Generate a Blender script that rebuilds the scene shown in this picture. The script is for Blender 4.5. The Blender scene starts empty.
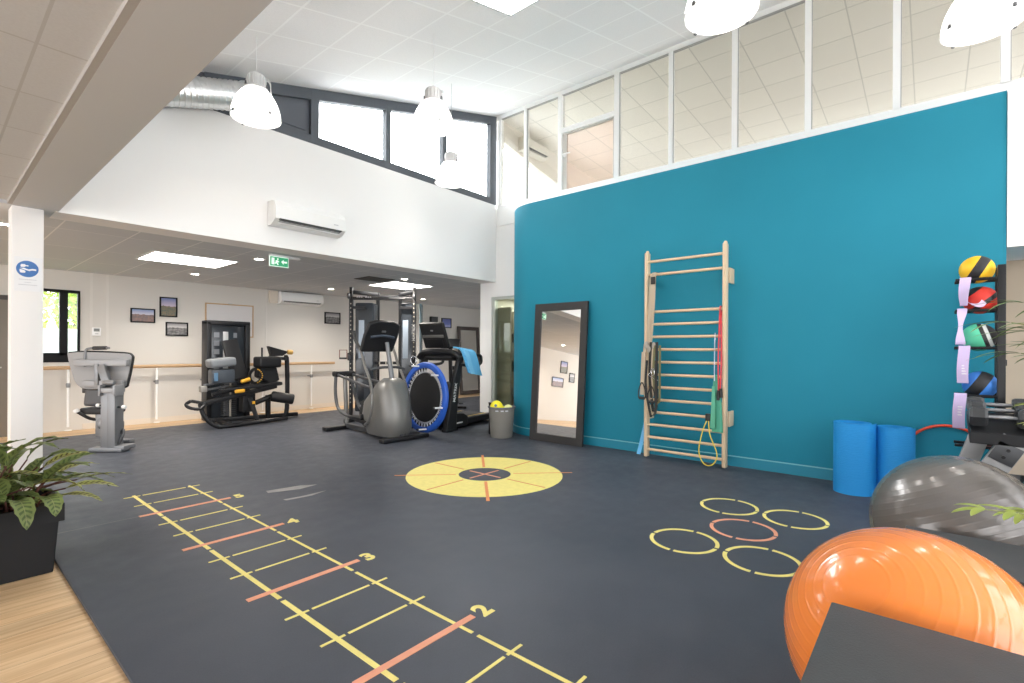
import bpy, bmesh, math, random
from mathutils import Vector, Matrix, noise
random.seed(7)
PI = math.pi
sc = bpy.context.scene
COL = sc.collection
V = Vector

# ---------------------------------------------------------------- mesh helpers
class MB:
    """collects shapes, becomes ONE mesh object"""
    def __init__(s):
        s.v = []; s.f = []
    def add(s, vs, fs):
        b = len(s.v)
        s.v += [tuple(p) for p in vs]
        s.f += [tuple(b + i for i in f) for f in fs]
        return s
    def box(s, c, size, rot=None, bev=0.0, seg=2):
        bm = bmesh.new()
        bmesh.ops.create_cube(bm, size=1.0)
        for v in bm.verts:
            v.co = V((v.co.x * size[0], v.co.y * size[1], v.co.z * size[2]))
        if bev > 0:
            bmesh.ops.bevel(bm, geom=bm.edges[:], offset=bev, segments=seg, profile=.6, affect='EDGES')
        m = Matrix.Translation(V(c))
        if rot is not None:
            m = m @ (rot.to_4x4() if not isinstance(rot, (int, float)) else Matrix.Rotation(rot, 4, 'Z'))
        bm.transform(m)
        bm.verts.index_update()
        s.add([v.co for v in bm.verts], [[v.index for v in f.verts] for f in bm.faces])
        bm.free()
        return s
    def span(s, lo, hi, bev=0.0):
        return s.box([(a + b) / 2 for a, b in zip(lo, hi)], [abs(b - a) for a, b in zip(lo, hi)], None, bev)
    def bar(s, p0, p1, w, h, bev=0.0, up=(0, 0, 1), ext=0.0):
        """rectangular bar from p0 to p1; h along 'up', w across"""
        p0, p1 = V(p0), V(p1)
        d = (p1 - p0); L = d.length; d.normalize()
        u = V(up); x = u.cross(d)
        if x.length < 1e-4:
            x = V((1, 0, 0)).cross(d)
            if x.length < 1e-4: x = V((0, 1, 0)).cross(d)
        x.normalize(); z = d.cross(x)
        rot = Matrix((x, d, z)).transposed()
        return s.box((p0 + p1) / 2, (w, L + 2 * ext, h), rot, bev)
    def tube(s, pts, r, seg=10, closed=False, cap=True, smooth=0, sx=1.0):
        pts = [V(p) for p in pts]
        if smooth: pts = spline(pts, smooth, closed)
        n = len(pts)
        rs = r if isinstance(r, (list, tuple)) else [r] * n
        if len(rs) != n:
            rs = [rs[0] + (rs[-1] - rs[0]) * i / (n - 1) for i in range(n)] if len(rs) == 2 else \
                 [rs[min(len(rs) - 1, int(i * len(rs) / n))] for i in range(n)]
        tang = []
        for i in range(n):
            if closed: t = pts[(i + 1) % n] - pts[i - 1]
            else: t = pts[min(i + 1, n - 1)] - pts[max(i - 1, 0)]
            tang.append(t.normalized() if t.length > 1e-9 else V((0, 0, 1)))
        t0 = tang[0]
        nrm = t0.cross(V((0, 0, 1)))
        if nrm.length < .05: nrm = t0.cross(V((0, 1, 0)))
        nrm.normalize()
        vs, fs = [], []
        prev = t0
        for i in range(n):
            t = tang[i]
            ax = prev.cross(t)
            if ax.length > 1e-6:
                nrm = Matrix.Rotation(prev.angle(t), 3, ax.normalized()) @ nrm
            nrm = (nrm - t * nrm.dot(t)).normalized()
            b = t.cross(nrm)
            for k in range(seg):
                a = 2 * PI * k / seg
                vs.append(pts[i] + (nrm * math.cos(a) * sx + b * math.sin(a)) * rs[i])
            prev = t
        m = n if closed else n - 1
        for i in range(m):
            j = (i + 1) % n
            for k in range(seg):
                k2 = (k + 1) % seg
                fs.append((i * seg + k, i * seg + k2, j * seg + k2, j * seg + k))
        if cap and not closed:
            fs.append(tuple(reversed(range(seg))))
            fs.append(tuple((n - 1) * seg + k for k in range(seg)))
        return s.add(vs, fs)
    def lathe(s, prof, c=(0, 0, 0), axis=(0, 0, 1), seg=32, closed=False, cap=False):
        """prof: (radius, along-axis) pairs"""
        a = V(axis).normalized()
        x = a.cross(V((0, 0, 1)))
        if x.length < 1e-4: x = V((1, 0, 0))
        x.normalize(); y = a.cross(x); c = V(c)
        vs, fs = [], []
        n = len(prof)
        for (r, h) in prof:
            for k in range(seg):
                t = 2 * PI * k / seg
                vs.append(c + a * h + (x * math.cos(t) + y * math.sin(t)) * max(r, 1e-5))
        for i in range(n if closed else n - 1):
            j = (i + 1) % n
            for k in range(seg):
                k2 = (k + 1) % seg
                fs.append((i * seg + k, i * seg + k2, j * seg + k2, j * seg + k))
        if cap:
            fs.append(tuple(reversed(range(seg)))); fs.append(tuple((n - 1) * seg + k for k in range(seg)))
        return s.add(vs, fs)
    def cyl(s, p0, p1, r, seg=20, bev=0.0):
        p0, p1 = V(p0), V(p1); L = (p1 - p0).length
        b = min(bev, r * .9, L * .45)
        if b > 0: prof = [(0, 0), (r - b, 0), (r - b * .3, b * .3), (r, b), (r, L - b), (r - b * .3, L - b * .3), (r - b, L), (0, L)]
        else: prof = [(0, 0), (r, 0), (r, L), (0, L)]
        return s.lathe(prof, p0, p1 - p0, seg)
    def ball(s, c, r, seg=20, rings=12, rot=None):
        rr = r if isinstance(r, (tuple, list)) else (r, r, r)
        vs, fs = [], []
        for i in range(rings + 1):
            th = PI * i / rings
            for k in range(seg):
                a = 2 * PI * k / seg
                p = V((rr[0] * max(math.sin(th), 1e-4) * math.cos(a), rr[1] * max(math.sin(th), 1e-4) * math.sin(a), rr[2] * math.cos(th)))
                if rot is not None: p = rot @ p
                vs.append(V(c) + p)
        for i in range(rings):
            for k in range(seg):
                k2 = (k + 1) % seg
                fs.append((i * seg + k, (i + 1) * seg + k, (i + 1) * seg + k2, i * seg + k2))
        return s.add(vs, fs)
    def prism(s, poly, ext):
        """poly: 3D points of a planar polygon, ext: extrusion vector"""
        n = len(poly); e = V(ext)
        vs = [V(p) for p in poly] + [V(p) + e for p in poly]
        fs = [tuple(reversed(range(n))), tuple(range(n, 2 * n))]
        fs += [(i, (i + 1) % n, n + (i + 1) % n, n + i) for i in range(n)]
        return s.add(vs, fs)
    def ribbon(s, pts, wid, th, smooth=0):
        """strap: pts run along it, wid = a width vector (or one per point), th = thickness"""
        pts = [V(p) for p in pts]
        ws = [V(w) for w in wid] if isinstance(wid, list) else [V(wid)] * len(pts)
        if smooth:
            n0 = len(pts)
            pts = spline(pts, smooth)
            ws = spline(ws, smooth) if n0 > 1 else ws
        vs, fs = [], []
        n = len(pts)
        for i in range(n):
            t = (pts[min(i + 1, n - 1)] - pts[max(i - 1, 0)]).normalized()
            nn = t.cross(ws[i])
            nn = nn.normalized() * th / 2 if nn.length > 1e-6 else V((0, 0, th / 2))
            w = ws[i] / 2
            vs += [pts[i] - w - nn, pts[i] + w - nn, pts[i] + w + nn, pts[i] - w + nn]
        for i in range(n - 1):
            a, b = 4 * i, 4 * i + 4
            for k in range(4):
                fs.append((a + k, a + (k + 1) % 4, b + (k + 1) % 4, b + k))
        fs += [(3, 2, 1, 0), tuple(4 * (n - 1) + k for k in range(4))]
        return s.add(vs, fs)
    def build(s, name, mat, parent=None, ang=35, bev=0.0):
        me = bpy.data.meshes.new(name)
        me.from_pydata(s.v, [], s.f)
        bm = bmesh.new(); bm.from_mesh(me)
        bmesh.ops.recalc_face_normals(bm, faces=bm.faces[:])
        bm.to_mesh(me); bm.free()
        me.polygons.foreach_set('use_smooth', [True] * len(me.polygons))
        me.set_sharp_from_angle(angle=math.radians(ang))
        if mat: me.materials.append(mat)
        o = bpy.data.objects.new(name, me)
        COL.objects.link(o)
        if bev > 0:
            bv = o.modifiers.new('Bevel', 'BEVEL'); bv.width = bev; bv.segments = 2; bv.limit_method = 'ANGLE'; bv.angle_limit = math.radians(40)
        if parent is not None:
            o.parent = parent
            o.matrix_parent_inverse = parent.matrix_basis.inverted()
        return o

def spline(pts, k, closed=False):
    pts = [V(p) for p in pts]; n = len(pts); out = []
    rng = n if closed else n - 1
    for i in range(rng):
        if closed: p0, p1, p2, p3 = pts[i - 1], pts[i], pts[(i + 1) % n], pts[(i + 2) % n]
        else: p0, p1, p2, p3 = pts[max(i - 1, 0)], pts[i], pts[i + 1], pts[min(i + 2, n - 1)]
        for j in range(k):
            t = j / k
            out.append(.5 * ((2 * p1) + (p2 - p0) * t + (2 * p0 - 5 * p1 + 4 * p2 - p3) * t * t + (3 * p1 - p0 - 3 * p2 + p3) * t ** 3))
    if not closed: out.append(pts[-1])
    return out

def thing(name, label, cat, loc=(0, 0, 0), group=None, rz=0):
    o = bpy.data.objects.new(name, None); COL.objects.link(o)
    o.empty_display_size = .05
    o.location = loc; o.rotation_euler = (0, 0, rz)
    o['label'] = label; o['category'] = cat
    if group: o['group'] = group
    return o
def tag(o, label, cat, group=None, kind=None):
    o['label'] = label; o['category'] = cat
    if group: o['group'] = group
    if kind: o['kind'] = kind
    return o
def struct(o):
    o['kind'] = 'structure'; return o
def sname(name, loc=(0, 0, 0)):
    o = bpy.data.objects.new(name, None); COL.objects.link(o); o.location = loc; o['kind'] = 'structure'; o.empty_display_size = .05
    return o
def copy_tree(o, parent=None):
    c = o.copy(); COL.objects.link(c)
    if parent is not None: c.parent = parent
    for ch in list(o.children): copy_tree(ch, c)
    return c

# ---------------------------------------------------------------- materials
MATS = {}
def mat(name, col, rough=.5, metal=0.0, bump=0.0, bscale=40.0, var=0.0, vscale=6.0, spec=.5, emit=None, estr=0.0, coat=0.0, stretch=None, transm=0.0, alpha=1.0):
    if name in MATS: return MATS[name]
    m = bpy.data.materials.new(name); m.use_nodes = True
    nt = m.node_tree; bs = nt.nodes['Principled BSDF']
    col = tuple(col) + ((1.0,) if len(col) == 3 else ())
    bs.inputs['Base Color'].default_value = col
    bs.inputs['Roughness'].default_value = rough
    bs.inputs['Metallic'].default_value = metal
    bs.inputs['Specular IOR Level'].default_value = spec
    bs.inputs['Coat Weight'].default_value = coat
    if emit:
        bs.inputs['Emission Color'].default_value = tuple(emit) + (1,)
        bs.inputs['Emission Strength'].default_value = estr
    if var > 0 or bump > 0:
        tc = nt.nodes.new('ShaderNodeTexCoord'); src = tc.outputs['Object']
        if stretch:
            mp = nt.nodes.new('ShaderNodeMapping'); mp.inputs['Scale'].default_value = stretch
            nt.links.new(src, mp.inputs['Vector']); src = mp.outputs['Vector']
    if var > 0:
        n1 = nt.nodes.new('ShaderNodeTexNoise'); n1.inputs['Scale'].default_value = vscale; n1.inputs['Detail'].default_value = 6
        nt.links.new(src, n1.inputs['Vector'])
        r = nt.nodes.new('ShaderNodeMapRange')
        r.inputs['From Min'].default_value = .3; r.inputs['From Max'].default_value = .7
        r.inputs['To Min'].default_value = 1 - var; r.inputs['To Max'].default_value = 1 + var
        nt.links.new(n1.outputs['Fac'], r.inputs['Value'])
        mx = nt.nodes.new('ShaderNodeMix'); mx.data_type = 'RGBA'; mx.blend_type = 'MULTIPLY'
        mx.inputs[0].default_value = 1.0
        mx.inputs[6].default_value = col
        nt.links.new(r.outputs['Result'], mx.inputs[7])
        nt.links.new(mx.outputs[2], bs.inputs['Base Color'])
    if bump > 0:
        n2 = nt.nodes.new('ShaderNodeTexNoise'); n2.inputs['Scale'].default_value = bscale; n2.inputs['Detail'].default_value = 4
        nt.links.new(src, n2.inputs['Vector'])
        bp = nt.nodes.new('ShaderNodeBump'); bp.inputs['Strength'].default_value = bump; bp.inputs['Distance'].default_value = .01
        nt.links.new(n2.outputs['Fac'], bp.inputs['Height'])
        nt.links.new(bp.outputs['Normal'], bs.inputs['Normal'])
    MATS[name] = m
    return m
class NT:
    """tiny node builder"""
    def __init__(s, m): s.t = m.node_tree; s.b = s.t.nodes.get('Principled BSDF')
    def n(s, typ, **kw):
        nd = s.t.nodes.new(typ)
        for k, v in kw.items(): setattr(nd, k, v)
        return nd
    def l(s, a, b): s.t.links.new(a, b)
    def math(s, op, a, b=None, c=None):
        nd = s.n('ShaderNodeMath', operation=op)
        for i, x in enumerate((a, b, c)):
            if x is None: continue
            if isinstance(x, (int, float)): nd.inputs[i].default_value = x
            else: s.l(x, nd.inputs[i])
        return nd.outputs[0]
    def mix(s, fac, a, b, blend='MIX'):
        nd = s.n('ShaderNodeMix', data_type='RGBA', blend_type=blend)
        for i, x in ((0, fac), (6, a), (7, b)):
            if isinstance(x, (int, float)): nd.inputs[i].default_value = x
            elif isinstance(x, tuple): nd.inputs[i].default_value = x + ((1,) if len(x) == 3 else ())
            else: s.l(x, nd.inputs[i])
        return nd.outputs[2]
    def pos(s, kind='Object'):
        return s.n('ShaderNodeTexCoord').outputs[kind]
    def xyz(s, v):
        nd = s.n('ShaderNodeSeparateXYZ'); s.l(v, nd.inputs[0]); return nd.outputs
    def noise(s, v, scale, detail=4, rough=.5):
        nd = s.n('ShaderNodeTexNoise'); nd.inputs['Scale'].default_value = scale; nd.inputs['Detail'].default_value = detail
        nd.inputs['Roughness'].default_value = rough
        if v is not None: s.l(v, nd.inputs['Vector'])
        return nd.outputs['Fac']
    def rng(s, x, a, b, c, d):
        nd = s.n('ShaderNodeMapRange'); s.l(x, nd.inputs['Value'])
        for k, v in zip(('From Min', 'From Max', 'To Min', 'To Max'), (a, b, c, d)): nd.inputs[k].default_value = v
        return nd.outputs[0]
    def bump(s, h, strength, dist=.01):
        nd = s.n('ShaderNodeBump'); nd.inputs['Strength'].default_value = strength; nd.inputs['Distance'].default_value = dist
        s.l(h, nd.inputs['Height']); s.l(nd.outputs[0], s.b.inputs['Normal'])

def tile_mat(name, col, line, sx, sy, ox, oy, w=.016, rough=.9, blotch=.05):
    """grid of suspended ceiling tiles in the object's own X/Y"""
    m = mat(name, col, rough, spec=.2); k = NT(m)
    p = k.pos(); x, y, z = k.xyz(p)[0:3]
    def line_f(c, step, off):
        f = k.math('FRACT', k.math('DIVIDE', k.math('SUBTRACT', c, off - 100 * step), step))
        d = k.math('MINIMUM', f, k.math('SUBTRACT', 1.0, f))
        return k.math('LESS_THAN', d, w / 2 / step)
    g = k.math('MAXIMUM', line_f(x, sx, ox), line_f(y, sy, oy))
    cell = k.n('ShaderNodeCombineXYZ')
    k.l(k.math('FLOOR', k.math('DIVIDE', k.math('SUBTRACT', x, ox - 100 * sx), sx)), cell.inputs[0])
    k.l(k.math('FLOOR', k.math('DIVIDE', k.math('SUBTRACT', y, oy - 100 * sy), sy)), cell.inputs[1])
    wn = k.n('ShaderNodeTexWhiteNoise', noise_dimensions='3D'); k.l(cell.outputs[0], wn.inputs['Vector'])
    v = k.rng(wn.outputs['Value'], 0, 1, 1 - blotch, 1 + blotch)
    base = k.mix(1.0, tuple(col), v, 'MULTIPLY')
    fine = k.rng(k.noise(p, 90, 3), .3, .7, .97, 1.03)
    base = k.mix(1.0, base, fine, 'MULTIPLY')
    k.l(k.mix(g, base, tuple(line)), k.b.inputs['Base Color'])
    k.bump(g, .35, .004)
    return m

def glass_mat(name, tint=(1, 1, 1), refl=.08, rough=.0):
    if name in MATS: return MATS[name]
    m = bpy.data.materials.new(name); m.use_nodes = True
    nt = m.node_tree; nt.nodes.remove(nt.nodes['Principled BSDF'])
    out = nt.nodes['Material Output']
    tr = nt.nodes.new('ShaderNodeBsdfTransparent'); tr.inputs[0].default_value = tuple(tint) + (1,)
    gl = nt.nodes.new('ShaderNodeBsdfGlossy'); gl.inputs['Roughness'].default_value = rough
    fr = nt.nodes.new('ShaderNodeFresnel'); ge = nt.nodes.new('ShaderNodeNewGeometry'); ior = nt.nodes.new('ShaderNodeMapRange'); ior.inputs['To Min'].default_value = 1.45; ior.inputs['To Max'].default_value = 1 / 1.45; nt.links.new(ge.outputs['Backfacing'], ior.inputs['Value']); nt.links.new(ior.outputs[0], fr.inputs[0])
    mx = nt.nodes.new('ShaderNodeMixShader')
    nt.links.new(fr.outputs[0], mx.inputs[0]); nt.links.new(tr.outputs[0], mx.inputs[1]); nt.links.new(gl.outputs[0], mx.inputs[2])
    nt.links.new(mx.outputs[0], out.inputs['Surface'])
    MATS[name] = m
    return m
def lin(r, g, b):
    f = lambda c: (c / 255 / 12.92) if c / 255 <= .04045 else ((c / 255 + .055) / 1.055) ** 2.4
    return (f(r), f(g), f(b))

# ================================================================ CAMERA / WORLD
cam_d = bpy.data.cameras.new('camera'); cam = bpy.data.objects.new('camera', cam_d); COL.objects.link(cam)
cam_d.sensor_width = 36.0; cam_d.lens = 496.8 / 1024 * 36.0; cam_d.shift_y = 8.22 / 1024
cam_d.clip_start = .02
cam.matrix_world = Matrix.Translation((0, 0, 1.32)) @ Matrix.Rotation(-.8714, 4, 'Z') @ Matrix.Rotation(PI / 2, 4, 'X') @ Matrix.Rotation(.0048, 4, 'Z')
sc.camera = cam
sc.view_settings.view_transform = 'Standard'; sc.view_settings.look = 'None'
sc.view_settings.gamma = 1.0; sc.view_settings.use_curve_mapping = False
sc.view_settings.exposure = EXPOSURE = .78
w = bpy.data.worlds.new('sky'); sc.world = w; w.use_nodes = True
bg = w.node_tree.nodes['Background']
# overcast sky, much brighter over the north side (beyond the clerestory)
_tc = w.node_tree.nodes.new('ShaderNodeTexCoord'); _dp = w.node_tree.nodes.new('ShaderNodeVectorMath'); _dp.operation = 'DOT_PRODUCT'; _dp.inputs[1].default_value = (.25, .80, .545)
w.node_tree.links.new(_tc.outputs['Generated'], _dp.inputs[0])
_mr = w.node_tree.nodes.new('ShaderNodeMapRange'); _mr.interpolation_type = 'SMOOTHSTEP'; w.node_tree.links.new(_dp.outputs['Value'], _mr.inputs['Value'])
for _k, _v in zip(('From Min', 'From Max', 'To Min', 'To Max'), (.70, .95, 3.5, 14.0)): _mr.inputs[_k].default_value = _v
bg.inputs[0].default_value = (.965, .98, 1.0, 1); w.node_tree.links.new(_mr.outputs[0], bg.inputs[1])
sc.cycles.use_denoising = True
sc.cycles.max_bounces = 10; sc.cycles.diffuse_bounces = 6; sc.cycles.glossy_bounces = 5; sc.cycles.transparent_max_bounces = 16; sc.cycles.transmission_bounces = 6
sc.cycles.sample_clamp_indirect = 6.0
sc.cycles.caustics_reflective = False; sc.cycles.caustics_refractive = False

# ================================================================ ROOM MATERIALS
white_wall = mat('white_wall_paint', (.84, .83, .82), .85, bump=.04, bscale=120, spec=.2)
cream_wall = mat('cream_wall_paint', (.655, .63, .59), .85, bump=.04, bscale=120, spec=.2)
fascia_white = mat('white_fascia_paint', (.80, .80, .80), .7, spec=.3)
teal = mat('teal_wall_paint', (.015, .215, .31), .6, bump=.05, bscale=150, var=.03, vscale=1.5, spec=.2)
teal_trim = mat('teal_trim_paint', (.014, .222, .325), .45, spec=.4)
anthracite = mat('anthracite_aluminium', (.075, .085, .10), .5, spec=.4)
black_frame = mat('black_window_frame', (.008, .008, .009), .6, spec=.2)
white_alu = mat('white_aluminium', (.88, .88, .87), .4, spec=.4)
grey_alu = mat('satin_grey_aluminium', (.50, .53, .50), .4, metal=.3)
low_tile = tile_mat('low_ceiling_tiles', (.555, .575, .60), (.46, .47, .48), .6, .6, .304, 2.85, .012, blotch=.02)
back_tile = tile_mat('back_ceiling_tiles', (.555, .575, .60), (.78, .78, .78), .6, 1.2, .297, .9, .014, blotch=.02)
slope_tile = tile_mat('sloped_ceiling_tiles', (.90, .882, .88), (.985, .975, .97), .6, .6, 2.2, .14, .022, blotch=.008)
mezz_tile = tile_mat('mezzanine_ceiling_tiles', (.84, .82, .76), (.62, .61, .56), .6, .6, .1, .2, .016, blotch=.03)
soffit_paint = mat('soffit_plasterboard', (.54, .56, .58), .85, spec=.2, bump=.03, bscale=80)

# rubber floor with faint mottling, wipe marks and a seam
rubber = mat('dark_rubber_flooring', (.085, .088, .096), .5, spec=.18); k = NT(rubber)
p = k.pos(); n1 = k.noise(p, .9, 5, .6); n2 = k.noise(p, 140, 3); n3 = k.noise(p, 7, 6, .65)
f = k.math('ADD', k.math('MULTIPLY', n1, .5), k.math('ADD', k.math('MULTIPLY', n2, .2), k.math('MULTIPLY', n3, .3)))
c = k.mix(k.rng(f, .32, .68, 0, 1), (.047, .053, .068), (.082, .089, .108))
x, y, z = k.xyz(p)[0:3]
seam = k.math('LESS_THAN', k.math('ABSOLUTE', k.math('SUBTRACT', y, 4.735)), .004)
seam = k.math('MULTIPLY', seam, k.math('LESS_THAN', x, 1.15))
c = k.mix(seam, c, (.17, .17, .17))
k.l(c, k.b.inputs['Base Color'])
k.l(k.rng(n3, .3, .7, .40, .56), k.b.inputs['Roughness'])
k.bump(n2, .12, .003)

# oak planks running along X
wood_floor = mat('oak_plank_flooring', (.45, .30, .17), .45, spec=.35); k = NT(wood_floor)
p = k.pos(); x, y, z = k.xyz(p)[0:3]
row = k.math('FLOOR', k.math('DIVIDE', y, .155))
wn = k.n('ShaderNodeTexWhiteNoise', noise_dimensions='1D'); k.l(row, wn.inputs['W'])
xs = k.math('ADD', x, k.math('MULTIPLY', wn.outputs['Value'], 1.3))
colm = k.math('FLOOR', k.math('DIVIDE', xs, 1.22))
cb = k.n('ShaderNodeCombineXYZ'); k.l(row, cb.inputs[0]); k.l(colm, cb.inputs[1])
wn2 = k.n('ShaderNodeTexWhiteNoise', noise_dimensions='3D'); k.l(cb.outputs[0], wn2.inputs['Vector'])
mp = k.n('ShaderNodeMapping'); mp.inputs['Scale'].default_value = (1.1, 22, 1); k.l(p, mp.inputs['Vector'])
of = k.n('ShaderNodeVectorMath', operation='ADD'); k.l(mp.outputs[0], of.inputs[0])
sc_ = k.n('ShaderNodeVectorMath', operation='SCALE'); k.l(wn2.outputs['Color'], sc_.inputs[0]); sc_.inputs['Scale'].default_value = 30
k.l(sc_.outputs[0], of.inputs[1])
g = k.noise(of.outputs[0], 1.6, 7, .6)
c = k.mix(k.rng(g, .3, .72, 0, 1), (.52, .325, .165), (.82, .60, .365))
c = k.mix(1.0, c, k.rng(wn2.outputs['Value'], 0, 1, .84, 1.12), 'MULTIPLY')
fy = k.math('FRACT', k.math('DIVIDE', y, .155)); fx = k.math('FRACT', k.math('DIVIDE', xs, 1.22))
gap = k.math('MAXIMUM', k.math('LESS_THAN', fy, .012), k.math('LESS_THAN', fx, .0018))
k.l(k.mix(gap, c, (.28, .18, .10)), k.b.inputs['Base Color'])
k.bump(g, .06, .003)

# ================================================================ FLOOR
XL, XR, YN, YF = -6.5, 12.0, -4.0, 10.62
S = 2.556
m = MB(); m.span((XL, YN, -.12), (XR, YF + .2, -.022)); struct(m.build('floor_wood', wood_floor))
m = MB(); m.box(((.54 + 11.9) / 2, (YN + 9.83) / 2, -.011), (11.9 - .54, 9.83 - YN, .022), None, .009)
struct(m.build('floor_rubber', rubber))

# ================================================================ TEAL WALL (free standing volume in front of the mezzanine)
R = .7; YC = 4.68
foot = [(6.0, -.5)] + [(6.7 - R * math.cos(a), YC + R * math.sin(a)) for a in [PI / 2 * i / 20 for i in range(21)]] + [(6.74, YC + R), (6.74, -.5)]
m = MB(); m.prism([(x, y, -.02) for x, y in foot], (0, 0, 3.59)); struct(m.build('wall_right', teal))
r2 = R + .014
bfoot = [(6.0, -.5)] + [(6.7 - R * math.cos(a), YC + R * math.sin(a)) for a in [PI / 2 * i / 20 for i in range(21)]]
bout = [(6.0 - .014, -.5)] + [(6.7 - r2 * math.cos(a), YC + r2 * math.sin(a)) for a in [PI / 2 * i / 20 for i in range(21)]]
m = MB()
vs = []; fs = []
for (a, b), (c_, d) in zip(bfoot, bout): vs += [(a, b, 0), (c_, d, 0), (c_, d, .105), (a, b, .115)]
for i in range(len(bfoot) - 1):
    q = 4 * i
    for j in range(4): fs.append((q + j, q + (j + 1) % 4, q + 4 + (j + 1) % 4, q + 4 + j))
fs += [(3, 2, 1, 0), tuple(4 * (len(bfoot) - 1) + j for j in range(4))]
m.add(vs, fs); struct(m.build('baseboard_right', teal_trim))
m = MB(); m.tube([(x, y, .112) for x, y in [(a * .5 + c * .5, b * .5 + d * .5) for (a, b), (c, d) in zip(bfoot, bout)]], .0075, 6); struct(m.build('trim_highlight', mat('pale_teal_edge_highlight', (.17, .46, .52), .35)))  # pale strip paints a highlight along the top of the baseboard

# ================================================================ WHITE WALL BEHIND THE TEAL VOLUME (X = 6.75) WITH THE GLASS DOOR
GX = 6.75
m = MB()
m.span((GX, 6.18, -.02), (GX + .14, 6.46, 3.9))            # pier left of the door
m.span((GX, 5.28, 2.285), (GX + .14, 6.18, 3.9))           # over the door
m.span((GX, -.5, -.02), (GX + .14, 5.28, 3.9))             # behind the teal volume
struct(m.build('wall_corner', white_wall))
m = MB(); m.span((5.99, -4.0, 2.22), (GX + .14, -.503, 3.56)); struct(m.build('wall_bulkhead', white_wall))
# door in it
d1 = sname('door_1', (GX, 5.8, 0))
m = MB()
m.span((GX + .02, 6.115, 0), (GX + .10, 6.18, 2.285)); m.span((GX + .02, 5.29, 0), (GX + .10, 5.34, 2.285)); m.span((GX + .02, 5.34, 2.235), (GX + .10, 6.115, 2.285))
struct(m.build('door_frame', grey_alu, d1))
m = MB(); m.span((GX + .05, 5.34, .02), (GX + .06, 6.115, 2.235)); struct(m.build('door_glass', glass_mat('greenish_door_glass', (.80, .84, .78)), d1))

# ================================================================ FAR UPPER WALL (Y = 6.07) + CLERESTORY WINDOW
WY = 6.07
cz = lambda x: 5.57 - .258 * (6.75 - x)
m = MB(); m.prism([(.78, WY, S - .004), (GX, WY, S - .004), (GX, WY, 3.95), (1.0, WY, 3.95), (.78, WY, 3.95)], (0, .35, 0)); struct(m.build('wall_far', white_wall))
m = MB(); m.prism([(.70, WY + .02, 3.95), (1.98, WY + .02, 3.95), (1.98, WY + .02, cz(1.98)), (.70, WY + .02, cz(.70))], (0, .3, 0))
struct(m.build('wall_far_upper', anthracite))
win = sname('window_1', (4.3, WY, 3.95))
def slanted(x0, x1, z0, top, y, th):   # panel whose top follows the roof slope, 'top' below the ceiling line
    return [(x0, y, z0), (x1, y, z0), (x1, y, cz(x1) - top), (x0, y, cz(x0) - top)], (0, th, 0)
m = MB()
m.prism([(1.98, WY, 3.95), (GX, WY, 3.95), (GX, WY, 4.06), (1.98, WY, 4.06)], (0, .09, 0))
m.prism([(1.98, WY, cz(1.98) - .14), (GX, WY, cz(GX) - .14), (GX, WY, cz(GX) + .02), (1.98, WY, cz(1.98) + .02)], (0, .09, 0))
for a, b in ((3.20, 3.31), (4.345, 4.43), (5.445, 5.535), (6.58, 6.749)):
    m.prism([(a, WY - .004, 3.95), (b, WY - .004, 3.95), (b, WY - .004, cz(b) - .02), (a, WY - .004, cz(a) - .02)], (0, .092, 0))
struct(m.build('window_frame', anthracite, win))
m = MB()
pl, e = slanted(1.98, 3.2, 4.06, .14, WY + .05, .02); m.prism(pl, e); struct(m.build('window_blind_panel', mat('slate_infill_panel', (.085, .095, .115), .45), win))
m = MB(); m.prism([(2.04, WY + .035, 4.11), (3.15, WY + .035, 4.11), (3.15, WY + .035, cz(3.15) - .19), (2.04, WY + .035, cz(2.04) - .19)], (0, .02, 0)); struct(m.build('window_blind_panel', mat('slate_infill_panel', (.085, .095, .115), .45), win))
clear = glass_mat('clear_glass', (.97, .98, .98))
for a, b in ((3.31, 4.345), (4.43, 5.445), (5.535, 6.58)):
    m = MB(); pl, e = slanted(a, b, 4.06, .14, WY + .045, .012); m.prism(pl, e); struct(m.build('window_pane', clear, win))

# ================================================================ LOW CEILINGS
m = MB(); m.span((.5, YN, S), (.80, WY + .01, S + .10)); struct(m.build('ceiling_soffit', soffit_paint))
m = MB(); m.span((.470, YN, S + .001), (.4995, WY, S + .05)); struct(m.build('trim_1', mat('shadow_gap_trim', (.40, .385, .37), .9)))
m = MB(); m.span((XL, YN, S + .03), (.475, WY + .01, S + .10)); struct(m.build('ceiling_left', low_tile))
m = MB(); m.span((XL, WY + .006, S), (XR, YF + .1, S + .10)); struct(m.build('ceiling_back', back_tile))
m = MB(); m.span((.70, YN, S + .10), (.799, WY, cz(.8))); struct(m.build('wall_fascia', fascia_white))
# sloped main ceiling
o = MB().prism([(.65, YN - .1, cz(.65)), (GX, YN - .1, cz(GX)), (GX, YN - .1, cz(GX) + .12), (.65, YN - .1, cz(.65) + .12)], (0, WY + .45 - YN, 0)).build('ceiling', slope_tile); struct(o)

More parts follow.
